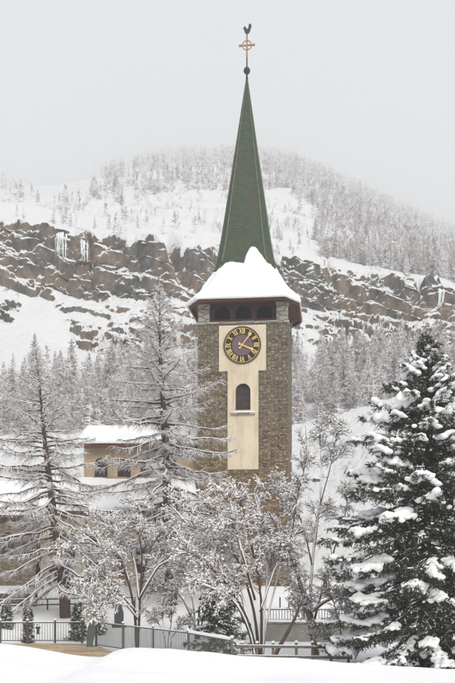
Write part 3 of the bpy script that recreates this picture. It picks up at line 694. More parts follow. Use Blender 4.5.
slab('aisle_roof_snow', (NXL - .5, NY0 - .68, 7.29), (NXR + .12, NY0 - .68, 7.29), (NXL - .5, NY1 - .02, 9.515), (NXR + .12, NY1 - .02, 9.515), .38, M['snow'], ar, lump=.5, seed=4)
mr_ = slab('nave_roof', (CXL - .5, NY1 - .75, 11.95), (CXR, NY1 - .75, 11.95), (CXL - .5, 69.1, 13.75), (CXR, 69.1, 13.75), .34, M['wood'], nave)
slab('nave_roof_back', (CXL - .5, 74.2, 11.95), (CXR, 74.2, 11.95), (CXL - .5, 69.13, 13.75), (CXR, 69.13, 13.75), .18, M['wood'], nave)
slab('nave_roof_snow', (CXL - .6, NY1 - .80, 12.28), (CXR, NY1 - .80, 12.28), (CXL - .6, 69.2, 14.08), (CXR, 69.2, 14.08), .28, M['snow'], mr_, lump=.5, seed=14)
slab('nave_back_snow', (CXR, 74.3, 12.12), (CXL - .6, 74.3, 12.12), (CXR, 69.21, 13.94), (CXL - .6, 69.21, 13.94), .42, M['snow'], mr_, lump=.5, seed=24)
bm = bmesh.new(); prism(bm, [(NY1 + .36, 12.081), (73.49, 12.081), (69.1, 13.72)], CXL, CXL + .3)
for v in bm.verts: v.co = Vector((v.co.y, v.co.x, v.co.z))
bobj('gable', bm, M['plaster_tan'], nave)
# old stone annex at the left end of the nave
annex = thing('stone_annex', (0, 0, 0), 'old grey brown stone annex with snowy roof at far end of the nave', 'building')
AXL, AXR, AY = ax(-70, 61.5), NXL - .52, 61.6
ops = [(ax(p, AY), .8, 4.2, 5.9) for p in (8, 27)]
bm = bmesh.new(); wall_open(bm, AXL, AXR, 1.5, 7.0, AY, .35, ops); box(bm, AXL + .002, AXR - .002, AY + .35, 70, 1.5, 6.98); bobj('wall', bm, M['stone_annex'], annex)
for (xc, w_, a, b) in ops: archwin(annex, xc, w_, a, b, AY)
rf = slab('roof', (AXL - .4, AY - .6, 6.9), (AXR - .02, AY - .6, 6.9), (AXL - .4, 66.4, 9.3), (AXR - .02, 66.4, 9.3), .16, M['wood'], annex)
slab('roof_snow', (AXL - .45, AY - .68, 7.05), (AXR - .03, AY - .68, 7.05), (AXL - .45, 66.4, 9.465), (AXR - .03, 66.4, 9.465), .38, M['snow'], rf, lump=.5, seed=31)

# ================================================================== walls, railings and fences
def GZ(x, y): return float(gz(np.array([x]), np.array([y]))[0])
def snowcap(name, p, q, wd, th, parent, seed=1, n=24):
    """rounded ridge of snow lying along a rail or wall from p to q"""
    p, q = np.array(p, float), np.array(q, float); t = np.linspace(0, 1, n); P = p + (q - p) * t[:, None]
    d = (q - p) / np.linalg.norm(q - p); s = np.cross(d, (0, 0, 1)); s /= np.linalg.norm(s)
    prof = np.array([(-1, 0), (-1.02, .45), (-.6, .9), (0, 1), (.6, .9), (1.02, .45), (1, 0)])
    nz = 1 + .5 * fbm(P * 1.3, 3, seed); nz[0] *= .4; nz[-1] *= .4
    V = P[:, None, :] + s * (prof[None, :, :1] * wd) + np.array([0, 0, 1.]) * (prof[None, :, 1:] * th * nz[:, None, None])
    idx = np.arange(n * 7).reshape(n, 7); Q = np.stack([idx[:-1, :-1], idx[1:, :-1], idx[1:, 1:], idx[:-1, 1:]], -1).reshape(-1, 4)
    T = [[idx[e, 0], idx[e, k], idx[e, k + 1]] for e in (0, -1) for k in range(1, 6)]
    return mobj(name, mesh_np(name, V, np.array(T), Q, True), M['snow_tree'], parent)
PICK = {}
def picket_mesh(h, t, mat):
    k = (round(h, 2), t, mat.name)
    if k not in PICK:
        bm = bmesh.new(); box(bm, -t / 2, t / 2, -t / 2, t / 2, 0, h); m = bpy.data.meshes.new('picket'); bm.to_mesh(m); bm.free(); m.materials.append(mat); PICK[k] = m
    return PICK[k]
def bar(name, p, q, t, h, mat, parent):
    p, q = Vector(p), Vector(q); d = (q - p).normalized(); s = d.cross(Vector((0, 0, 1))).normalized() * t / 2; u = Vector((0, 0, h / 2)); bm = bmesh.new()
    a = [bm.verts.new(p + x) for x in (s + u, s - u, -s - u, -s + u)]; b = [bm.verts.new(q + x) for x in (s + u, s - u, -s - u, -s + u)]
    bm.faces.new(a); bm.faces.new(b[::-1])
    for i in range(4): bm.faces.new((a[i], b[i], b[(i + 1) % 4], a[(i + 1) % 4]))
    return bobj(name, bm, mat, parent)
def railing(name, p, q, zp, zq, h, label, posts, mat, spacing=.13, pt=.022, snow=.025, postw=.09, cap=None, group=None):
    p, q = Vector(p), Vector(q)
    root = thing(name, (p.x, p.y, zp), label, 'railing', group)
    L = Vector((q.x - p.x, q.y - p.y, 0)); n = int(L.length / spacing)
    def pos(t, dz): return Vector((L.x * t, L.y * t, (zq - zp) * t + dz))
    bar('top_rail', pos(0, h), pos(1, h), .05, .05, mat, root); bar('bottom_rail', pos(0, .12), pos(1, .12), .04, .04, mat, root)
    m = picket_mesh(h - .17, pt, mat)
    for i in range(1, n):
        o = mobj('picket', m, None, root); o.location = pos(i / n, .145)
    for t in posts:
        o = pos(t, -.25); bm = bmesh.new(); box(bm, o.x - postw / 2, o.x + postw / 2, o.y - postw / 2, o.y + postw / 2, o.z, o.z + h + .37, .01); po = bobj('post', bm, mat, root)
        nb = NB(); nb.blobs([(o.x, o.y, o.z + h + .39)], [(postw * .8, postw * .8, .06)], np.random.default_rng(1), .1, ICO2); nb.build('post_snow', M['snow_tree'], po, True)
    if snow:
        snowcap('rail_snow', pos(0, h + .024), pos(1, h + .024), .035, snow, root, 5, 40)
    return root
x0, x1 = ax(-30, 43), ax(84, 43)
def tpos(p): return (ax(p, 43) - x0) / (x1 - x0)
railing('metal_railing', (x0, 43.0), (x1, 43.2), .02, .02, .98, 'straight brown metal railing with thick posts beside the tan path', [tpos(p) for p in (0, 27, 54.5, 81.5)], M['metal_brown'], .125, .02)
A, B_, D_ = Vector((ax(96, 41), 41.0)), Vector((ax(187, 35.5), 35.5)), Vector((ax(232, 32.3), 32.3))
railing('metal_railing', A, B_, 0.02, .0, 1.13, 'grey green metal railing running down along the snow bank from the sheet metal end', [.0, .33, .66], M['metal'], .115, .024)
railing('metal_railing', Vector((B_.x + .05, B_.y - .06)), D_, .0, -.02, 1.12, 'short grey metal railing with thick snow on its top rail', [0.0, 1.0], M['metal'], .11, .026, .11)
pe = thing('end_panel', (ax(92, 41), 41.0, 0), 'grey green sheet metal end panel where the path meets the railing', 'panel')
bm = bmesh.new(); prism(bm, [(-.24, -.1), (-.20, 1.22), (-.10, 1.26), (.16, 1.24), (.16, .8), (.05, .2), (.02, -.1)], -.05, .05); bobj('sheet', bm, M['panel'], pe)
bar('upright', (-.24, -.07, -.1), (-.19, -.07, 1.2), .04, .04, M['metal'], pe).rotation_euler = (0, 0, 0)
snowcap('snow', (-.18, 0, 1.24), (.15, 0, 1.22), .06, .07, pe, 3)
# retaining wall of the terrace
rw = thing('retaining_wall', (ax(262, 44.2), 44.2, 0), 'grey rendered terrace retaining wall below the tower with snow ledge', 'wall')
WL = ax(470, 44.2) - ax(262, 44.2)
boxo('wall_face', 0, WL, 0, .22, -.6, .86, M['concrete'], rw, .01); boxo('coping', -.04, WL, -.06, .26, .863, .95, M['stone_pale'], rw, .015)
snowcap('coping_snow', (0, .10, .951), (WL, .10, .951), .17, .12, rw, 8, 60)
railing('terrace_railing', (ax(262, 44.6), 44.62), (ax(470, 44.6), 44.62), .92, .92, .62, 'low brown picket railing on top of the grey retaining wall', [0, .2, .4, .6, .8, 1], M['metal_brown'], .14, .03, .06, .08)
for p in (280, 289):
    o = thing('terrace_post', (ax(p, 50), 50, GZ(ax(p, 50), 50)), 'thin dark marker post standing in snow at foot of the tower', 'post', 'thin posts below the tower')
    boxo('shaft', -.035, .035, -.035, .035, -.2, .62, M['wood_dark'], o); nb = NB(); nb.blobs([(0, 0, .64)], [(.06, .06, .05)], rng, .1, ICO2); nb.build('snow', M['snow_tree'], o, True)
# wooden rail fence in front of the trees
fx0, fx1, fy = ax(236, 34), ax(352, 34), 34.0
fe = thing('wooden_fence', (fx0, fy, 0), 'weathered wooden post and rail fence behind the snow bank under bare tree', 'fence')
FL = fx1 - fx0
for i, t in enumerate((0.05, .18, .32, .52, .66, .82, .97)):
    z = GZ(fx0 + FL * t, fy); po = boxo('post', FL * t - .05, FL * t + .05, -.05, .05, z - .3, z + .86, M['wood_grey'], fe, .012)
    nb = NB(); nb.blobs([(FL * t, 0, z + .88)], [(.07, .07, .05)], rng, .15, ICO2); nb.build('post_snow', M['snow_tree'], po, True)
for zz in (.36, .74):
    r_ = bar('rail', (0, -.075, zz + .01), (FL, -.075, zz - .05), .045, .10, M['wood_grey'], fe); snowcap('rail_snow', (0, -.075, zz + .06), (FL, -.075, zz + .0), .024, .022, r_, 3, 50)
# low stone wall and long handrail at the left
lw = thing('low_stone_wall', (ax(-30, 53), 53, 0), 'low dark stone wall with a flat snow cap by the annex', 'wall')
LWL = ax(36, 53) - ax(-30, 53)
boxo('wall_body', 0, LWL, 0, .5, .8, 2.02, M['stone_wall'], lw, .03)
snowcap('snow_cap', (-.05, .25, 2.02), (LWL + .05, .25, 2.02), .30, .17, lw, 2, 40)
hr = thing('handrail', (ax(-20, 51.5), 51.5, 0), 'long dark two bar handrail along the foot of the nave behind the leaning larch', 'railing')
HL = ax(132, 51.5) - ax(-20, 51.5)
for zz in (.62, .30):
    b_ = bar('bar', (0, 0, 1.05 + zz), (HL, 1.6, 1.18 + zz), .05, .07, M['metal_brown'], hr); snowcap('bar_snow', (0, 0, 1.09 + zz), (HL, 1.6, 1.22 + zz), .03, .04, b_, 7, 40)
for i in range(8):
    t = i / 7; boxo('post', HL * t - .04, HL * t + .04, 1.6 * t - .04, 1.6 * t + .04, .6, 1.70 + .13 * t, M['metal_brown'], hr)

# ================================================================== grave markers in the snow
o = thing('headstone', (ax(119, 47.5), 47.5, GZ(ax(119, 47.5), 47.5)), 'upright dark blue grey headstone behind the railing under snowy shrub', 'headstone')
bm = bmesh.new(); prism(bm, [(-.24, -.1), (-.24, .75), (-.17, .95), (-.13, 1.18), (0, 1.26), (.13, 1.18), (.17, .95), (.24, .75), (.24, -.1)], -.09, .09); bmesh.ops.bevel(bm, geom=bm.edges[:], offset=.015, segments=1, affect='EDGES'); bobj('stone', bm, M['slate'], o)
boxo('plinth', -.36, .36, -.2, .2, -.15, .10, M['slate'], o, .02); snowcap('snow', (-.16, 0, 1.2), (.16, 0, 1.2), .1, .12, o, 3)
def wood_marker(px, Y, h, wd, label, mt='red_wood'):
    x = ax(px, Y); o = thing('wooden_grave_marker', (x, Y, GZ(x, Y)), label, 'grave marker')
    boxo('shaft', -.05, .05, -.04, .04, -.2, h, M[mt], o, .01); boxo('crossbar', -wd / 2, wd / 2, -.045, -.0402 + .0, h * .62, h * .62 + .09, M[mt], o)
    bm = bmesh.new()
    for s in (-1, 1): prism(bm, [(0, h + .10), (0, h + .06), (s * wd * .55, h * .72), (s * wd * .55, h * .76)], -.11, .11)
    rf_ = bobj('gable_roof', bm, M[mt], o)
    nb = NB(); nb.blobs([(s * wd * .25 * k, 0, h * .94 + .13 - .12 * k) for s in (-1, 1) for k in (.0, .8)], [(.12, .13, .06)] * 4, rng, .1, ICO2); nb.build('snow', M['snow_tree'], rf_, True)
wood_marker(189.5, 46.5, .85, .36, 'reddish brown wooden grave marker with little gable roof near leaning tree')
wood_marker(38, 46.0, .42, .22, 'tiny wooden grave marker in snow behind the straight brown railing', 'wood_dark')

# wayside cross on the meadow crest
cp = mt_at(373, 1.0)
o = thing('summit_cross', tuple(cp), 'pale wooden cross standing on the snowy meadow crest', 'cross')
boxo('upright', -.07, .07, -.06, .06, -.5, 2.75, M['wood_pale'], o, .02); boxo('arms', -1.05, 1.05, -.07, .055, 1.95, 2.08, M['wood_pale'], o, .02)

# frozen waterfalls on the cliff
rngi = np.random.default_rng(12)
def icefall(px, t0, t1, wd, label):
    j = int(np.argmin(np.abs(pxs - px))); i1 = int(np.argmin(np.abs(tv - t1))); i0 = int(np.argmin(np.abs(tv - t0)))
    top = Pg[i1, j]; bot = Pg[i0, j]
    nb = NB(); N = 16
    xs_ = top[0] + rngi.uniform(-wd, wd, N); P = np.zeros((N, 8, 3)); Rr = np.zeros((N, 8))
    for k in range(N):
        jj = int(np.argmin(np.abs(pxs - (227.5 + xs_[k] * FPX / top[1])))); ln = rngi.uniform(.15, 1.0)
        rows = np.linspace(i1, i1 - (i1 - i0) * ln, 8).astype(int)
        P[k] = Pg[rows, jj]; P[k, :, 1] = np.minimum.accumulate(P[k, :, 1]) - .12; P[k, :, 0] += rngi.normal(0, .08, 8)
        Rr[k] = np.linspace(.22, .04, 8) * rngi.uniform(.4, 1.3)
    o_ = thing('frozen_waterfall', (top[0], top[1], bot[2]), label, 'icefall', 'frozen waterfalls on the cliff')
    P -= np.array([top[0], top[1], bot[2]])
    nb.tubes(P, Rr, 5); nb.build('icicles', M['ice'], o_, True)
icefall(62, 6.35, 6.9, 1.1, 'pale icefall hanging on the brown cliff below the snowfield with few trees')
icefall(84, 6.5, 6.9, .6, 'narrow pale icefall beside the broad one on the brown cliff')
icefall(437, 6.2, 6.7, .5, 'small pale icefall on the cliff behind the big spruce')
# boulders on the meadow beside the tower
for k, (px, py, sz, lab) in enumerate([(298, 447, 1.0, 'grey boulder protruding from the snow slope right beside the tower'), (317, 453, .45, 'small snow capped rock on the meadow beside the grey boulder'), (352, 447, .55, 'flat dark rock showing through the snow behind the spruce')]):
    j = int(np.argmin(np.abs(pxs - px))); col_py = HORIZON - (Pg[:40, j, 2] - CAMZ) * FPX / Pg[:40, j, 1]; i = int(np.argmin(np.abs(col_py - py)))
    c0 = Pg[i, j]; v, t = ICO2; rr = np.random.default_rng(k + 40); W = v * np.array([1.1, .8, .75]) * sz; W = W + .35 * sz * fbm(v * 1.4 + k * 5, 3, k)[:, None] * v
    o = mobj('boulder', mesh_np('boulder', W, t), M['boulder']); o.location = c0 + np.array([0, -.1, .12 * sz]); tag(o, lab, 'boulder', 'rocks on the meadow')
# ================================================================== trees
def stuff(o): o['kind'] = 'stuff'; return o
def resample(poly, k):
    poly = np.asarray(poly, float); d = np.concatenate([[0], np.cumsum(np.linalg.norm(np.diff(poly, axis=0), axis=1))]); t = np.linspace(0, d[-1], k)
    # smooth (Catmull-like through cubic interpolation of the polyline)
    return np.stack([np.interp(t, d, poly[:, i]) for i in range(3)], 1)
def smooth_poly(P, n=2):
    for _ in range(n):
        Q = P.copy(); Q[1:-1] = .25 * P[:-2] + .5 * P[1:-1] + .25 * P[2:]; P = Q
    return P
def norm(v): return v / (np.linalg.norm(v, axis=-1, keepdims=True) + 1e-9)
def snow_on(nb, P, Rw, rs, rng, keep=.85, sides=4, lift=.75, flat=.75):
    """ridges of snow lying on a batch of branches; steep ones carry less"""
    P = np.asarray(P, float); Rw = np.asarray(Rw, float)
    if len(P) == 0: return
    T = norm(P[:, -1] - P[:, 0]); steep = np.abs(T[:, 2]); m = rng.uniform(0, 1, len(P)) < keep * (1.15 - steep)
    P, Rw = P[m], Rw[m]
    if len(P) == 0: return
    r = (Rw * .9 + rs * rng.uniform(.6, 1.4, (len(P), 1))) * rng.uniform(.75, 1.25, Rw.shape)
    Q = P.copy(); Q[..., 2] += (Rw + r * flat) * lift
    r[:, 0] *= .5; r[:, -1] *= .4
    nb.tubes(Q, r, sides, flat)
def children(P, rng, n, s0, s1, ang0, ang1, L0, L1, k, up=0.0, droop=0.0, curl=.2):
    """n side shoots from each polyline of the batch P (N,K,3)"""
    N, K, _ = P.shape
    if N == 0: return np.zeros((0, k, 3))
    par = np.repeat(np.arange(N), n); s = rng.uniform(s0, s1, N * n)
    f = s * (K - 1); i = np.clip(f.astype(int), 0, K - 2); fr = (f - i)[:, None]
    b = P[par, i] * (1 - fr) + P[par, i + 1] * fr; t = norm(P[par, i + 1] - P[par, i])
    rv = norm(rng.normal(size=(N * n, 3))); side = norm(np.cross(t, rv)); a = rng.uniform(ang0, ang1, (N * n, 1))
    d = norm(t * np.cos(a) + side * np.sin(a) + np.array([0, 0, up]))
    L = rng.uniform(L0, L1, (N * n, 1)) * (1.15 - .55 * s[:, None])
    bend = norm(np.cross(d, norm(rng.normal(size=(N * n, 3))))) * rng.uniform(0, curl, (N * n, 1))
    q = np.linspace(0, 1, k)[None, :, None]
    return b[:, None, :] + d[:, None, :] * L[:, None, :] * q + (bend * L)[:, None, :] * q ** 2 - np.array([0, 0, 1.]) * (droop * L)[:, None, :] * q ** 2
def taper(N, k, a, b): return np.repeat(np.linspace(a, b, k)[None], N, 0)

def larch(base, top, Lmax, seed, label, n_br=120, t0=.16, prof=None):
    rng = np.random.default_rng(seed); base = np.array(base); top = np.array(top); H = np.linalg.norm(top - base)
    root = thing('larch_tree', tuple(base), label, 'tree', 'bare larches in front of the church')
    K = 18; s = np.linspace(0, 1, K)[:, None]; tr = (top - base) * s + np.array([1, .6, 0]) * (.10 * fbm(np.concatenate([s * 5, s * 0 + seed, s * 0], 1), 2, seed)[:, None]) * s ** .4
    tr[0, 2] -= .4
    nb = NB(); nb.tubes(tr[None], np.interp(s[:, 0], [0, .05, .5, 1], [H * .023, H * .018, H * .011, .012])[None], 8); nb.build('trunk', M['bark'], root, True)
    tt = t0 + (1 - t0) * (np.arange(n_br) + rng.uniform(0, 1, n_br)) / n_br; tt = np.clip(tt, 0, .992) ** .93
    az_ = np.arange(n_br) * 2.39996 + rng.normal(0, .35, n_br); k = 9
    L = Lmax * np.interp(tt, *zip(*(prof or [(0, .55), (.2, .85), (.32, 1), (.55, .68), (.8, .30), (1, .05)]))) * rng.uniform(.5, 1.18, n_br)
    base_p = np.stack([np.interp(tt, s[:, 0], tr[:, i]) for i in range(3)], 1)
    el = np.interp(tt, [0, .35, .7, 1], [-.38, -.16, .18, .8]) + rng.normal(0, .12, n_br)
    q = np.linspace(0, 1, k)[None, :]; dro = rng.uniform(.14, .46, n_br)[:, None] * np.interp(tt, [0, .6, 1], [1, .8, .1])[:, None]
    rad = L[:, None] * q * np.cos(el)[:, None]; zz = L[:, None] * (q * np.sin(el)[:, None] - dro * q ** 1.6 + dro * .8 * q ** 4)
    aw = az_[:, None] + rng.normal(0, .25, (n_br, 1)) * q
    Bp = np.stack([base_p[:, :1] + rad * np.cos(aw), base_p[:, 1:2] + rad * np.sin(aw), base_p[:, 2:] + zz], -1)
    Bp[:, 1:] += rng.normal(0, .02, (n_br, k - 1, 3)) * L[:, None, None] ** .5
    Br = np.linspace(1, .22, k)[None] * (.013 + .012 * L[:, None])
    wood, sn = NB(), NB()
    lw_ = NB(); lw_.tubes(Bp, Br, 5); stuff(lw_.build('boughs', M['bark'], root)); snow_on(sn, Bp, Br * .8, .014, rng, 1.3, 5, 1.0, .7)
    # side twigs lie to the left and right of the branch and hang a little
    tw = []
    for b in range(n_br):
        n = max(5, int(L[b] * 17)); sg = rng.uniform(.12, 1.0, n); f = sg * (k - 1); i = np.clip(f.astype(int), 0, k - 2); fr = (f - i)[:, None]
        p = Bp[b, i] * (1 - fr) + Bp[b, i + 1] * fr; t = norm(Bp[b, i + 1] - Bp[b, i]); sd = norm(np.cross(t, [0, 0, 1.])) * rng.choice([-1, 1], n)[:, None]
        d = norm(sd * rng.uniform(.5, 1.1, (n, 1)) + t * rng.uniform(.3, 1.0, (n, 1)) + np.array([0, 0, 1]) * rng.uniform(-.55, .30, (n, 1)))
        ln = (rng.uniform(.25, .9, n) * (1.1 - .55 * sg) * min(1, .35 + L[b] * .3))[:, None, None]; qq = np.linspace(0, 1, 4)[None, :, None]
        tw.append(p[:, None, :] + d[:, None, :] * ln * qq - np.array([0, 0, 1.]) * ln * .28 * qq ** 2)
    tw = np.concatenate(tw); R2 = taper(len(tw), 4, .010, .005); wood.tubes(tw, R2, 3); snow_on(sn, tw, R2, .012, rng, 1.15, 3)
    t3 = children(tw, rng, 3, .2, 1, .5, 1.1, .12, .38, 2, up=.0, droop=.25); R3 = taper(len(t3), 2, .007, .004); mk = rng.uniform(0, 1, len(t3)) < .3; wood.tubes(t3[mk], R3[mk], 3); snow_on(sn, t3[~mk], R3[~mk], .010, rng, 2.5, 3, .4)
    stuff(wood.build('branches', M['twig_frost'], root)); stuff(sn.build('branch_snow', M['snow_tree'], root))
    return root

gy = lambda px, Y: GZ(ax(px, Y), Y)
Y = 54.0; larch((ax(171, Y), Y, gy(171, Y)), (ax(158.5, Y), Y, az(286, Y)), 6.3, 11, 'tall bare larch laden with snow standing before the nave beside the tower', 155, .10, [(0, .5), (.13, .75), (.30, 1), (.5, .80), (.75, .42), (.9, .2), (1, .04)])
Y = 50.0; larch((ax(66, Y), Y, gy(66, Y)), (ax(33, Y), Y + .5, az(346, Y)), 5.0, 23, 'bare larch with leaning dark trunk and snowy branches behind the brown railing', 130, .10, [(0, .6), (.16, .95), (.32, 1), (.55, .72), (.8, .34), (1, .05)])

def shrub(name, limbs, seed, label, n2=9, n3=7, n4=5, clump=.5, Ls=(1.0, .55, .26), mat='twig', snow=1.0, up=.25, s0=.4, group='bare snow laden trees and shrubs'):
    """limbs: polylines of (px, py, depth) with start and end radius, traced from the photograph"""
    rng = np.random.default_rng(seed)
    b0 = at(*limbs[0][0][0]); base = np.array([b0.x, b0.y, GZ(b0.x, b0.y)])
    root = thing(name, tuple(base), label, 'tree' if 'tree' in name else 'shrub', group)
    wood, sn = NB(), NB(); LP, LR = [], []; trunk = NB()
    for pts, r0, r1 in limbs:
        P = smooth_poly(resample([at(*p) for p in pts], 14), 2)
        P = P + .05 * np.stack([fbm(P * 1.3 + 7 * c, 3, seed + c) for c in range(3)], -1) * np.linspace(0, 1, 14)[:, None] * 2
        P = P - base
        if pts[0][1] > 636: P[0, 2] = GZ(P[0, 0] + base[0], P[0, 1] + base[1]) - base[2] - .3
        LP.append(P); LR.append(np.linspace(r0, r1, 14))
    LP, LR = np.array(LP), np.array(LR)
    LP[:, 0, 2] = np.minimum(LP[:, 0, 2], LP[:, 0, 2])
    
    for i_ in range(len(LP)):
        tb = NB(); tb.tubes(LP[i_:i_ + 1], LR[i_:i_ + 1], 7); tb.build('limb', M['bark'] if mat == 'twig' else M[mat], root, True)
    snow_on(sn, LP, LR * .75, .03 * snow, rng, 2.0, 5, .95, .7)
    p2 = children(LP, rng, n2, s0, 1, .35, 1.0, .6 * Ls[0], 1.6 * Ls[0], 7, up=up, droop=.18, curl=.5); r2 = taper(len(p2), 7, .022, .008); wood.tubes(p2, r2, 5); snow_on(sn, p2, r2, .022 * snow, rng, 1.2, 4)
    p3 = children(np.concatenate([p2, LP[:, 6:13]]), rng, n3, .15, 1, .4, 1.0, .6 * Ls[1], 1.5 * Ls[1], 5, up=up * .6, droop=.2, curl=.5); r3 = taper(len(p3), 5, .011, .005); wood.tubes(p3, r3, 3); snow_on(sn, p3, r3, .018 * snow, rng, 1.3, 3)
    p4 = children(p3, rng, n4, .2, 1, .4, 1.1, .5 * Ls[2], 1.4 * Ls[2], 2, up=.1, droop=.2, curl=.4); r4 = taper(len(p4), 2, .007, .004); wood.tubes(p4, r4, 3); snow_on(sn, p4, r4, .012 * snow, rng, .25, 3)
    if clump:
        m = rng.uniform(0, 1, len(p4)) < clump; a_, b_ = p4[m, 0], p4[m, 1]; u_ = rng.uniform(.05, .4, (len(a_), 1)); w_ = u_ + rng.uniform(.3, .65, (len(a_), 1)); lp = np.stack([a_ + (b_ - a_) * (u_ + (w_ - u_) * f) for f in (0, .5, 1)], 1)
        cr = rng.uniform(.017, .042, (len(a_), 1)) * np.array([[.5, 1.1, .45]]) * rng.uniform(.7, 1.3, (len(a_), 3)) * snow; lp[..., 2] += cr * .6 + .004
        sn.tubes(lp, cr, 4, .85)
    stuff(wood.build('twigs', M[mat], root)); stuff(sn.build('twig_snow', M['snow_tree'], root))
    return root
T1 = [([(258, 664, 36), (252, 632, 36), (240, 602, 35.8), (222, 577, 35.4), (200, 557, 35), (178, 547, 34.8)], .075, .016),
      ([(259, 664, 36), (257, 627, 36.3), (250, 592, 36.5), (238, 560, 36.8), (221, 530, 37), (205, 505, 37)], .07, .016),
      ([(261, 664, 36), (262, 622, 36), (260, 585, 36), (252, 550, 35.7), (245, 520, 35.4), (238, 497, 35.2)], .065, .014),
      ([(256, 664, 36), (248, 627, 35.6), (236, 602, 35.2), (216, 590, 34.7), (192, 582, 34.3)], .055, .014),
      ([(262, 664, 36), (265, 605, 36.4), (268, 560, 37), (262, 520, 37.5), (254, 492, 37.8)], .055, .014),
      ([(262, 644, 36.2), (272, 600, 37), (282, 560, 37.5), (289, 522, 38), (293, 492, 38)], .05, .012), ([(260, 612, 36), (273, 574, 36), (284, 548, 36), (299, 532, 36)], .04, .012),
      ([(250, 626, 36), (238, 585, 36.8), (215, 552, 37.4), (190, 525, 37.8), (172, 508, 38)], .055, .012),
      ([(255, 600, 36), (240, 545, 35.2), (232, 510, 34.8), (224, 492, 34.6)], .05, .012)]
shrub('bare_tree', T1, 5, 'many stemmed bare tree leaning toward the larch with thickly snowed twigs below tower', 15, 9, 7, .85, (1.05, .6, .24), snow=1.1)
T2 = [([(318, 666, 37), (313, 637, 37), (307, 610, 36.8), (298, 575, 36.5), (284, 540, 36.2), (268, 512, 36)], .14, .02),
      ([(314, 640, 37), (309, 602, 37.2), (312, 560, 37.5), (318, 520, 37.8), (322, 480, 38), (320, 430, 38.2), (318, 408, 38.3)], .085, .008),
      ([(310, 614, 37), (325, 602, 36.7), (345, 594, 36.3), (362, 597, 36)], .06, .02),
      ([(274, 656, 36.2), (288, 632, 36.5), (300, 607, 36.7), (306, 590, 37)], .10, .03),
      ([(312, 630, 37), (322, 590, 37.6), (333, 555, 38), (345, 515, 38.4), (349, 480, 38.6)], .06, .01),
      ([(300, 582, 36.5), (291, 535, 36.2), (298, 492, 36), (309, 452, 35.8), (305, 425, 35.8)], .045, .008),
      ([(312, 565, 37.4), (302, 520, 37.8), (290, 500, 38), (280, 486, 38)], .04, .01),
      ([(320, 505, 37.8), (330, 470, 37.6), (336, 440, 37.4), (334, 418, 37.4)], .03, .006)]
shrub('bare_tree', T2, 9, 'dark trunked bare tree with thin upright whips between the tower and the spruce', 12, 9, 7, .75, (.72, .5, .24), 'twig_grey', 1.0)
T3 = [([(137, 644, 40), (134, 602, 40), (125, 567, 39.7), (108, 547, 39.4), (86, 540, 39), (70, 545, 38.8)], .07, .015),
      ([(138, 644, 40), (141, 582, 40.3), (150, 547, 40.6), (163, 528, 40.8), (180, 520, 41)], .06, .012),
      ([(136, 612, 40), (112, 584, 39.6), (99, 572, 39.3), (90, 586, 39.1)], .04, .012),
      ([(139, 600, 40), (135, 560, 40.3), (120, 532, 40.6), (99, 520, 40.8)], .05, .012),
      ([(140, 598, 40), (158, 566, 39.5), (182, 556, 39.2), (201, 563, 39)], .045, .012),
      ([(138, 620, 40), (124, 602, 39.3), (108, 598, 39), (100, 606, 38.9)], .03, .01),
      ([(141, 590, 40), (142, 550, 39.4), (135, 522, 39), (140, 505, 38.8)], .045, .012)]
shrub('bare_tree', T3, 15, 'spreading low tree with clumped snow on every twig behind the grey green railing', 14, 9, 7, .85, (.95, .58, .24), 'twig', 1.1)
T7 = [([(196, 640, 42), (194, 605, 42), (186, 575, 41.8), (172, 552, 41.5), (160, 535, 41.3)], .05, .012), ([(197, 640, 42), (200, 600, 42.2), (204, 565, 42.4), (198, 535, 42.6), (192, 510, 42.7)], .05, .012),
      ([(198, 640, 42), (206, 605, 41.7), (220, 575, 41.4), (232, 545, 41.2)], .045, .012), ([(195, 625, 42), (182, 598, 41.5), (168, 588, 41.2), (154, 590, 41)], .035, .01), ([(199, 600, 42), (214, 560, 42.4), (220, 525, 42.6)], .035, .01)]
shrub('bare_tree', T7, 35, 'short snow covered bare tree growing between the tall larch and the many stemmed tree', 13, 9, 7, .8, (.85, .55, .24), 'twig', 1.1)
T4 = [([(345, 668, 36), (339, 622, 36), (331, 592, 35.8), (322, 575, 35.6)], .04, .01), ([(350, 668, 36), (356, 612, 36.2), (352, 580, 36.4), (358, 560, 36.5)], .04, .01),
      ([(341, 668, 36), (330, 642, 35.6), (322, 628, 35.4), (330, 618, 35.2)], .035, .01), ([(352, 668, 36), (362, 642, 35.7), (370, 625, 35.5)], .03, .01)]
shrub('bare_shrub', T4, 19, 'tangled grey bare shrub at the foot of the spruce', 12, 9, 6, .35, (.7, .45, .22), 'twig_grey', .8)
T5 = [([(166, 640, 40), (158, 622, 40), (150, 612, 39.8)], .025, .008), ([(168, 640, 40), (172, 618, 40.2), (170, 602, 40.3)], .025, .008), ([(170, 640, 40), (182, 624, 39.7), (190, 618, 39.5)], .02, .008), ([(165, 640, 40), (162, 612, 40.4), (166, 598, 40.6)], .02, .008)]
shrub('bare_shrub', T5, 29, 'small snowy bare shrub behind the grey green railing near the trunk of tall larch', 7, 6, 5, .55, (.55, .35, .18), 'twig_grey', .9)
T6 = [([(240, 474, 58), (242, 462, 58), (243, 452, 58)], .03, .01), ([(241, 472, 58), (237, 462, 58), (236, 456, 58)], .02, .008), ([(242, 472, 58), (247, 463, 58), (249, 457, 58)], .02, .008)]

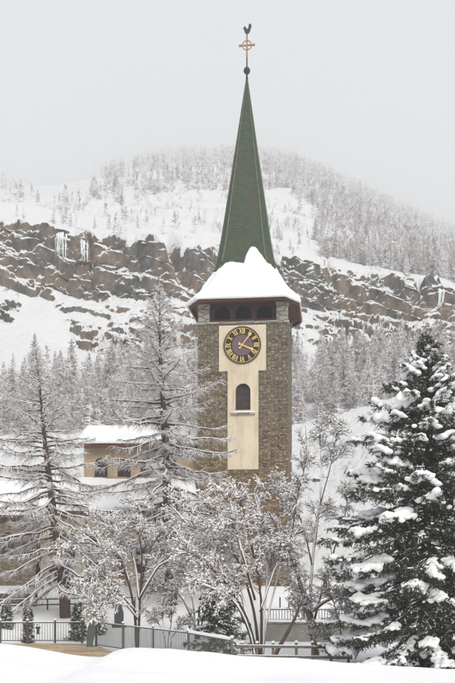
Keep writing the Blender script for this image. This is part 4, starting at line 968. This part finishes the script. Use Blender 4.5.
def spruce(name, base, H, seed, label, Lp, nbr, ntw, nneedle, pad, dust, cat='tree', nscale=1.0, group='snow laden conifers', vox=.036, red=None, droop=.25):
    rng = np.random.default_rng(seed); root = thing(name, tuple(base), label, cat, group)
    nb = NB(); nb.tubes(np.array([[(0, 0, -.3), (0, 0, H * .4), (.03, 0, H * .8), (.02, 0, H)]]), np.array([[.017 * H, .012 * H, .005 * H, .006]]), 8); nb.build('trunk', M['bark'], root, True)
    tt = np.linspace(.03, .975, nbr) + rng.normal(0, .006, nbr); tt = np.clip(tt, .02, .985) ** 1.0
    L = np.interp(tt, *zip(*Lp)) * rng.uniform(.72, 1.12, nbr); az_ = np.arange(nbr) * 2.39996 + rng.normal(0, .3, nbr)
    k = 7; q = np.linspace(0, 1, k)[None]
    el = np.interp(tt, [0, .4, .75, .93, 1], [-.30, -.12, .2, .75, 1.2]) + rng.normal(0, .08, nbr)
    dr = droop * np.interp(tt, [0, .6, .9, 1], [1, .9, .3, 0])[:, None]
    rad = L[:, None] * q * np.cos(el)[:, None]; zz = tt[:, None] * H + L[:, None] * (np.sin(el)[:, None] * q - dr * q ** 1.7 + dr * .7 * q ** 4)
    Bp = np.stack([rad * np.cos(az_)[:, None], rad * np.sin(az_)[:, None], zz], -1)
    wood, nd, sn, rd = NB(), NB(), NB(), NB()
    Br = np.linspace(1, .2, k)[None] * (.008 + .010 * L[:, None]); wood.tubes(Bp, Br, 4)
    tws, tl = [], []
    for b in range(nbr):
        n = max(6, int(ntw * L[b])); sg = np.sort(rng.uniform(.10, 1.0, n)); f = sg * (k - 1); i = np.clip(f.astype(int), 0, k - 2); fr = (f - i)[:, None]
        p = Bp[b, i] * (1 - fr) + Bp[b, i + 1] * fr; t = norm(Bp[b, i + 1] - Bp[b, i]); sd = norm(np.cross(t, [0, 0, 1.])) * rng.choice([-1, 1], n)[:, None]
        d = norm(sd * rng.uniform(.4, 1.0, (n, 1)) + t * rng.uniform(.5, 1.1, (n, 1)) + np.array([0, 0, 1]) * rng.uniform(-.45, .3, (n, 1)))
        ln = (rng.uniform(.45, 1.0, n) * (.22 + .16 * L[b]) * (1.2 - .75 * sg))[:, None, None]; qq = np.linspace(0, 1, 3)[None, :, None]
        tws.append(p[:, None, :] + d[:, None, :] * ln * qq - np.array([0, 0, 1.]) * ln * .22 * qq ** 2); tl.append(ln[:, 0, 0])
    tw = np.concatenate(tws); r = taper(len(tw), 3, .009, .004); wood.tubes(tw[:, ::2], r[:, ::2], 3)
    t2 = children(tw, rng, 4, .15, .95, .5, .9, .10 * nscale, .26 * nscale, 3, up=0, droop=.2); t2s = t2[:, ::2]
    al = np.concatenate([tw, t2, resample_batch(Bp, 3)])
    # needles: thin blades all round each shoot
    N = len(al); n = nneedle; par = np.repeat(np.arange(N), n); s_ = rng.uniform(.05, 1.05, N * n)[:, None]
    A = al[par, 0]; Bq = al[par, 2]; p = A + (Bq - A) * s_; t = norm(Bq - A); side = norm(np.cross(t, norm(rng.normal(size=(N * n, 3))))); nl = rng.uniform(.05, .10, (N * n, 1)) * nscale
    tip = p + norm(side + t * .8) * nl; wv = norm(np.cross(side, t)) * .012 * nscale + t * .008 * nscale
    V = np.stack([p - wv, p + wv, tip], 1).reshape(-1, 3); nd.add(V, np.arange(len(V)).reshape(-1, 3))
    if red is not None:
        c, rr = red; cc = V.reshape(-1, 3, 3).mean(1); m = (np.linalg.norm(cc - np.array(c), axis=1) < rr) & (rng.uniform(0, 1, len(cc)) < .55)
        tri = np.arange(len(V)).reshape(-1, 3); nd.T = [tri[~m]]; rd.add(V.reshape(-1, 3, 3)[m].reshape(-1, 3), np.arange(m.sum() * 3).reshape(-1, 3))
    u0 = rng.uniform(.0, .5, (len(tw), 1)); u1 = u0 + rng.uniform(.25, .5, (len(tw), 1)); seg = np.stack([tw[:, 0] + (tw[:, 2] - tw[:, 0]) * (u0 + (u1 - u0) * f) for f in (0, .5, 1)], 1); snow_on(sn, seg, r, dust * 1.25, rng, .85, 4, .9, .7); snow_on(sn, t2s, taper(len(t2s), 2, .006, .004), dust * .7, rng, .35, 3, .9, .6)
    stuff(wood.build('branches', M['bark'], root)); stuff(nd.build('needles', M['needle'], root)); stuff(sn.build('needle_snow', M['snow_tree'], root))
    if red is not None and rd.n: stuff(rd.build('withered_needles', M['needle_red'], root))
    if pad:
        Cn, S, made = [], [], 0
        def flush():
            pd = NB(); pd.blobs(np.array(Cn), np.array(S), rng, .30, ICO1); o = pd.build('snow_pad', M['snow_tree'], root, True); Cn.clear(); S.clear()
            md = o.modifiers.new('fuse', 'REMESH'); md.mode = 'VOXEL'; md.voxel_size = vox; md.use_smooth_shade = True
            ms = o.modifiers.new('soften', 'SMOOTH'); ms.iterations = 1; ms.factor = .5
            return o
        for b in range(nbr):
            if rng.uniform() > pad[0] or L[b] < pad[1] * 1.6: continue
            w0 = pad[1] * rng.uniform(.45, 1.3) * min(1, .35 + L[b] * .35); a0 = rng.uniform(.4, .8); cnt = int(5 + 5 * L[b] * (1 - a0))
            for s1 in np.linspace(a0, rng.uniform(.9, 1.02), cnt):
                f = min(s1, .999) * (k - 1); i = int(f); p = Bp[b, i] * (1 - (f - i)) + Bp[b, i + 1] * (f - i); t = norm(Bp[b, i + 1] - Bp[b, i]); sd = norm(np.cross(t, [0, 0, 1.]))
                for m_ in range(3):
                    off = sd * rng.normal(0, .75 * w0) + np.array([0, 0, w0 * .45]); rr = w0 * rng.uniform(.5, 1.0) * (1 - .3 * abs(m_ - 1))
                    Cn.append(p + off - np.array([0, 0, 1]) * abs(np.dot(off, sd)) * .45); S.append((rr, rr, rr * rng.uniform(.6, .85)))
            if cat == 'tree' and H > 5: flush()
        if Cn: tag(flush(), None, None, kind='stuff')
    return root
def resample_batch(P, k):
    i = np.linspace(0, P.shape[1] - 1, k).round().astype(int); return P[:, i]
Y = 32.0; xb = ax(427, Y)
spruce('spruce_tree', (xb, Y, GZ(xb, Y)), 12.0, 77, 'large dark green spruce with heavy pads of snow on its branches', [(0, 3.0), (.12, 3.6), (.35, 3.6), (.55, 3.3), (.75, 2.1), (.9, .75), (1, .14)], 280, 12, 10, (.88, .225), .022, red=((-2.2, -.9, 7.0), .75))
def small(px, Y, H, w_, seed, label, n=55, pad=(.7, .07)):
    x = ax(px, Y); return spruce('small_conifer', (x, Y, GZ(x, Y)), H, seed, label, [(0, w_), (.3, w_ * .9), (.7, w_ * .5), (1, .05)], n, 10, 9, pad, .030, 'tree', .9, 'small snowed conifers', .03)
small(219, 37.0, 3.35, 1.45, 101, 'dark bushy conifer with snow streaks under the many stemmed bare tree', 110, (.85, .13))
small(78, 44.5, 1.75, .52, 103, 'small snowy conifer behind the brown railing near its end', 40)
small(97, 46, 1.5, .5, 105, 'small snowy conifer between the end panel and the headstone', 36)
small(6.5, 47, 1.15, .38, 107, 'tiny snow covered conifer in front of the low stone wall', 28)
small(28, 43.8, 1.55, .22, 109, 'slim snow capped columnar conifer beside a thick railing post', 30, (.8, .08))

# ================================================================== frosted forest
def frost_tree(seed, nb_=130, tw=4, w_=.20, th=1.0):
    rng = np.random.default_rng(seed); V, T = [], []; n = 0
    nb = NB(); nb.tubes(np.array([[(0, 0, -.05), (0, 0, .5), (0, 0, 1)]]), np.array([[.014, .009, .002]]), 4)
    t = np.sort(rng.uniform(.10, .985, nb_)); L = w_ * np.interp(t, [0, .2, .6, 1], [.75, 1, .62, .06]) * rng.uniform(.55, 1.15, nb_); a = rng.uniform(0, 6.283, nb_)
    el = np.interp(t, [0, .5, 1], [-.15, .15, .7]) + rng.normal(0, .2, nb_)
    d = np.stack([np.cos(a) * np.cos(el), np.sin(a) * np.cos(el), np.sin(el)], 1); p = np.stack([0 * t, 0 * t, t], 1); q = p + d * L[:, None]
    up = np.array([0, 0, .0095 * th]); tri = [np.stack([p - up, p + up, q], 1)]
    for k in range(tw):
        s = rng.uniform(.25, .95, (nb_, 1)); b = p + (q - p) * s; dd = norm(d * .5 + norm(rng.normal(size=(nb_, 3))) * .8 + np.array([0, 0, .1])); ln = L[:, None] * rng.uniform(.25, .5, (nb_, 1)); sd = norm(np.cross(dd, rng.normal(size=(nb_, 3)))) * .0065 * th
        tri.append(np.stack([b - sd, b + sd, b + dd * ln], 1))
    tri = np.concatenate(tri).reshape(-1, 3); nb.add(tri, np.arange(len(tri)).reshape(-1, 3)); return nb
PROT = []
for i in range(6):
    nb = frost_tree(300 + i, 230, 7, .20 + .025 * (i % 3), 1.3); PROT.append(mesh_np('frosted_larch', np.concatenate(nb.V), np.concatenate(nb.T), np.concatenate(nb.Q))); PROT[-1].materials.append(M['frost'])
rf = np.random.default_rng(2024); spots = []
def scatter(n, px0, px1, t0, t1, h0, h1, kind, dens=None, clump=0):
    got = 0
    while got < n:
        px = rf.uniform(px0, px1); t = rf.uniform(t0, t1)
        if dens is not None and rf.uniform() > dens(px, t): continue
        j = int(np.argmin(np.abs(pxs - px))); i = int(np.argmin(np.abs(tv - t))); p = Pg[i, j]
        if i + 1 < len(tv) and clump and fbm(np.array([p * .02]), 2, 5)[0] < -clump: continue
        hh = rf.uniform(h0, h1) * .6 if kind == 0 else rf.uniform(.7, 1.2) * h1 / 14 * 11 * (p[1] / 600) ** .85
        spots.append((p[0] + rf.normal(0, .3), p[1], p[2], hh, kind)); got += 1
# stand below the cliffs, left and right of the church
scatter(200, -60, 205, 1.95, 2.85, 7, 12.5, 0, lambda px, t: 1 if px > 110 else (.9 if t < 2.55 + px / 500 else .12))
scatter(170, 286, 520, 1.95, 2.85, 7, 12.5, 0)
scatter(20, 100, 210, 2.85, 3.6, 6, 9, 0); scatter(14, 290, 470, 2.85, 3.5, 5, 8, 0)
# slopes above the cliffs
def rightdens(px, t):
    return (1 if t > 8.9 else np.clip((px - 285 - (8.9 - t) * 40) / 40, .06, 1)) if t > 7.5 else np.clip((px - 300) / 60, .0, .8)
scatter(1250, 262, 500, 7.6, 9.95, 10, 15, 1, rightdens)
scatter(160, 262, 330, 8.7, 9.95, 10, 15, 1)
scatter(380, 90, 262, 8.6, 9.95, 9, 15, 1, lambda px, t: np.clip((px - 100 + 25 * math.sin(t * 9)) / 55, .05, 1))
scatter(26, 62, 132, 8.0, 8.9, 9, 14, 1); scatter(16, -40, 40, 8.5, 9.6, 12, 16, 1); scatter(60, -30, 240, 7.4, 8.7, 8, 12, 1); scatter(520, 318, 500, 7.6, 9.0, 9, 14, 1); scatter(22, 110, 160, 8.3, 8.9, 10, 15, 1)
scatter(25, 255, 300, 7.3, 8.4, 5, 8, 1)
spots.sort(key=lambda s: -s[3] / s[1]); s0 = [s for s in spots if s[4] == 0]; s1 = [s for s in spots if s[4] == 1]; spots = s0[:200] + s1[:100] + s0[200:] + s1[100:]
LAB = ['frosted leafless larch in the dense grey stand below the cliffs', 'frosted larch on the steep snowy slope above the cliffs']
GRP = ['larches below the cliffs', 'larches above the cliffs']
for n_, (x, y, z, h, kd) in enumerate(spots[:300]):
    o = bpy.data.objects.new('frosted_larch', PROT[n_ % 6]); C.objects.link(o); o.location = (x, y, z - .1); o.scale = (h, h, h); o.rotation_euler = (rf.normal(0, .03), rf.normal(0, .03), rf.uniform(0, 6.28)); tag(o, LAB[kd], 'tree', GRP[kd])
far = NB(); LO = [frost_tree(400 + i, 42, 2, .25, 2.8) for i in range(4)]; LOV = [(np.concatenate(b.V), np.concatenate(b.T), np.concatenate(b.Q)) for b in LO]
for n_, (x, y, z, h, kd) in enumerate(spots[300:]):
    v, t, q = LOV[n_ % 4]; a = rf.uniform(0, 6.28); ca, sa = math.cos(a), math.sin(a)
    W = np.stack([v[:, 0] * ca - v[:, 1] * sa, v[:, 0] * sa + v[:, 1] * ca, v[:, 2]], 1) * h * np.array([1.15, 1.15, 1]) + np.array([x, y, z - .1]); far.add(W, t, q)
fo = far.build('distant_forest', M['frost_far']); tag(fo, 'frosted larch forest on the upper mountainside fading into mist', 'forest', kind='stuff')

# ================================================================== haze
bm = bmesh.new(); box(bm, -2400, 2400, -60, 2600, -4, float(Pg[..., 2].max()) + 40)
hz = bobj('haze', bm, None); tag(hz, 'pale winter mist thickening with distance', None, kind='stuff')
hm = bpy.data.materials.new('winter_mist'); hm.use_nodes = True; ht = hm.node_tree; ht.nodes.clear()
pv = ht.nodes.new('ShaderNodeVolumePrincipled'); pv.inputs['Color'].default_value = (0.97, 0.97, 0.97, 1); pv.inputs['Density'].default_value = HAZE; pv.inputs['Anisotropy'].default_value = 0.0
ho = ht.nodes.new('ShaderNodeOutputMaterial'); ht.links.new(pv.outputs[0], ho.inputs['Volume']); hz.data.materials.append(hm)
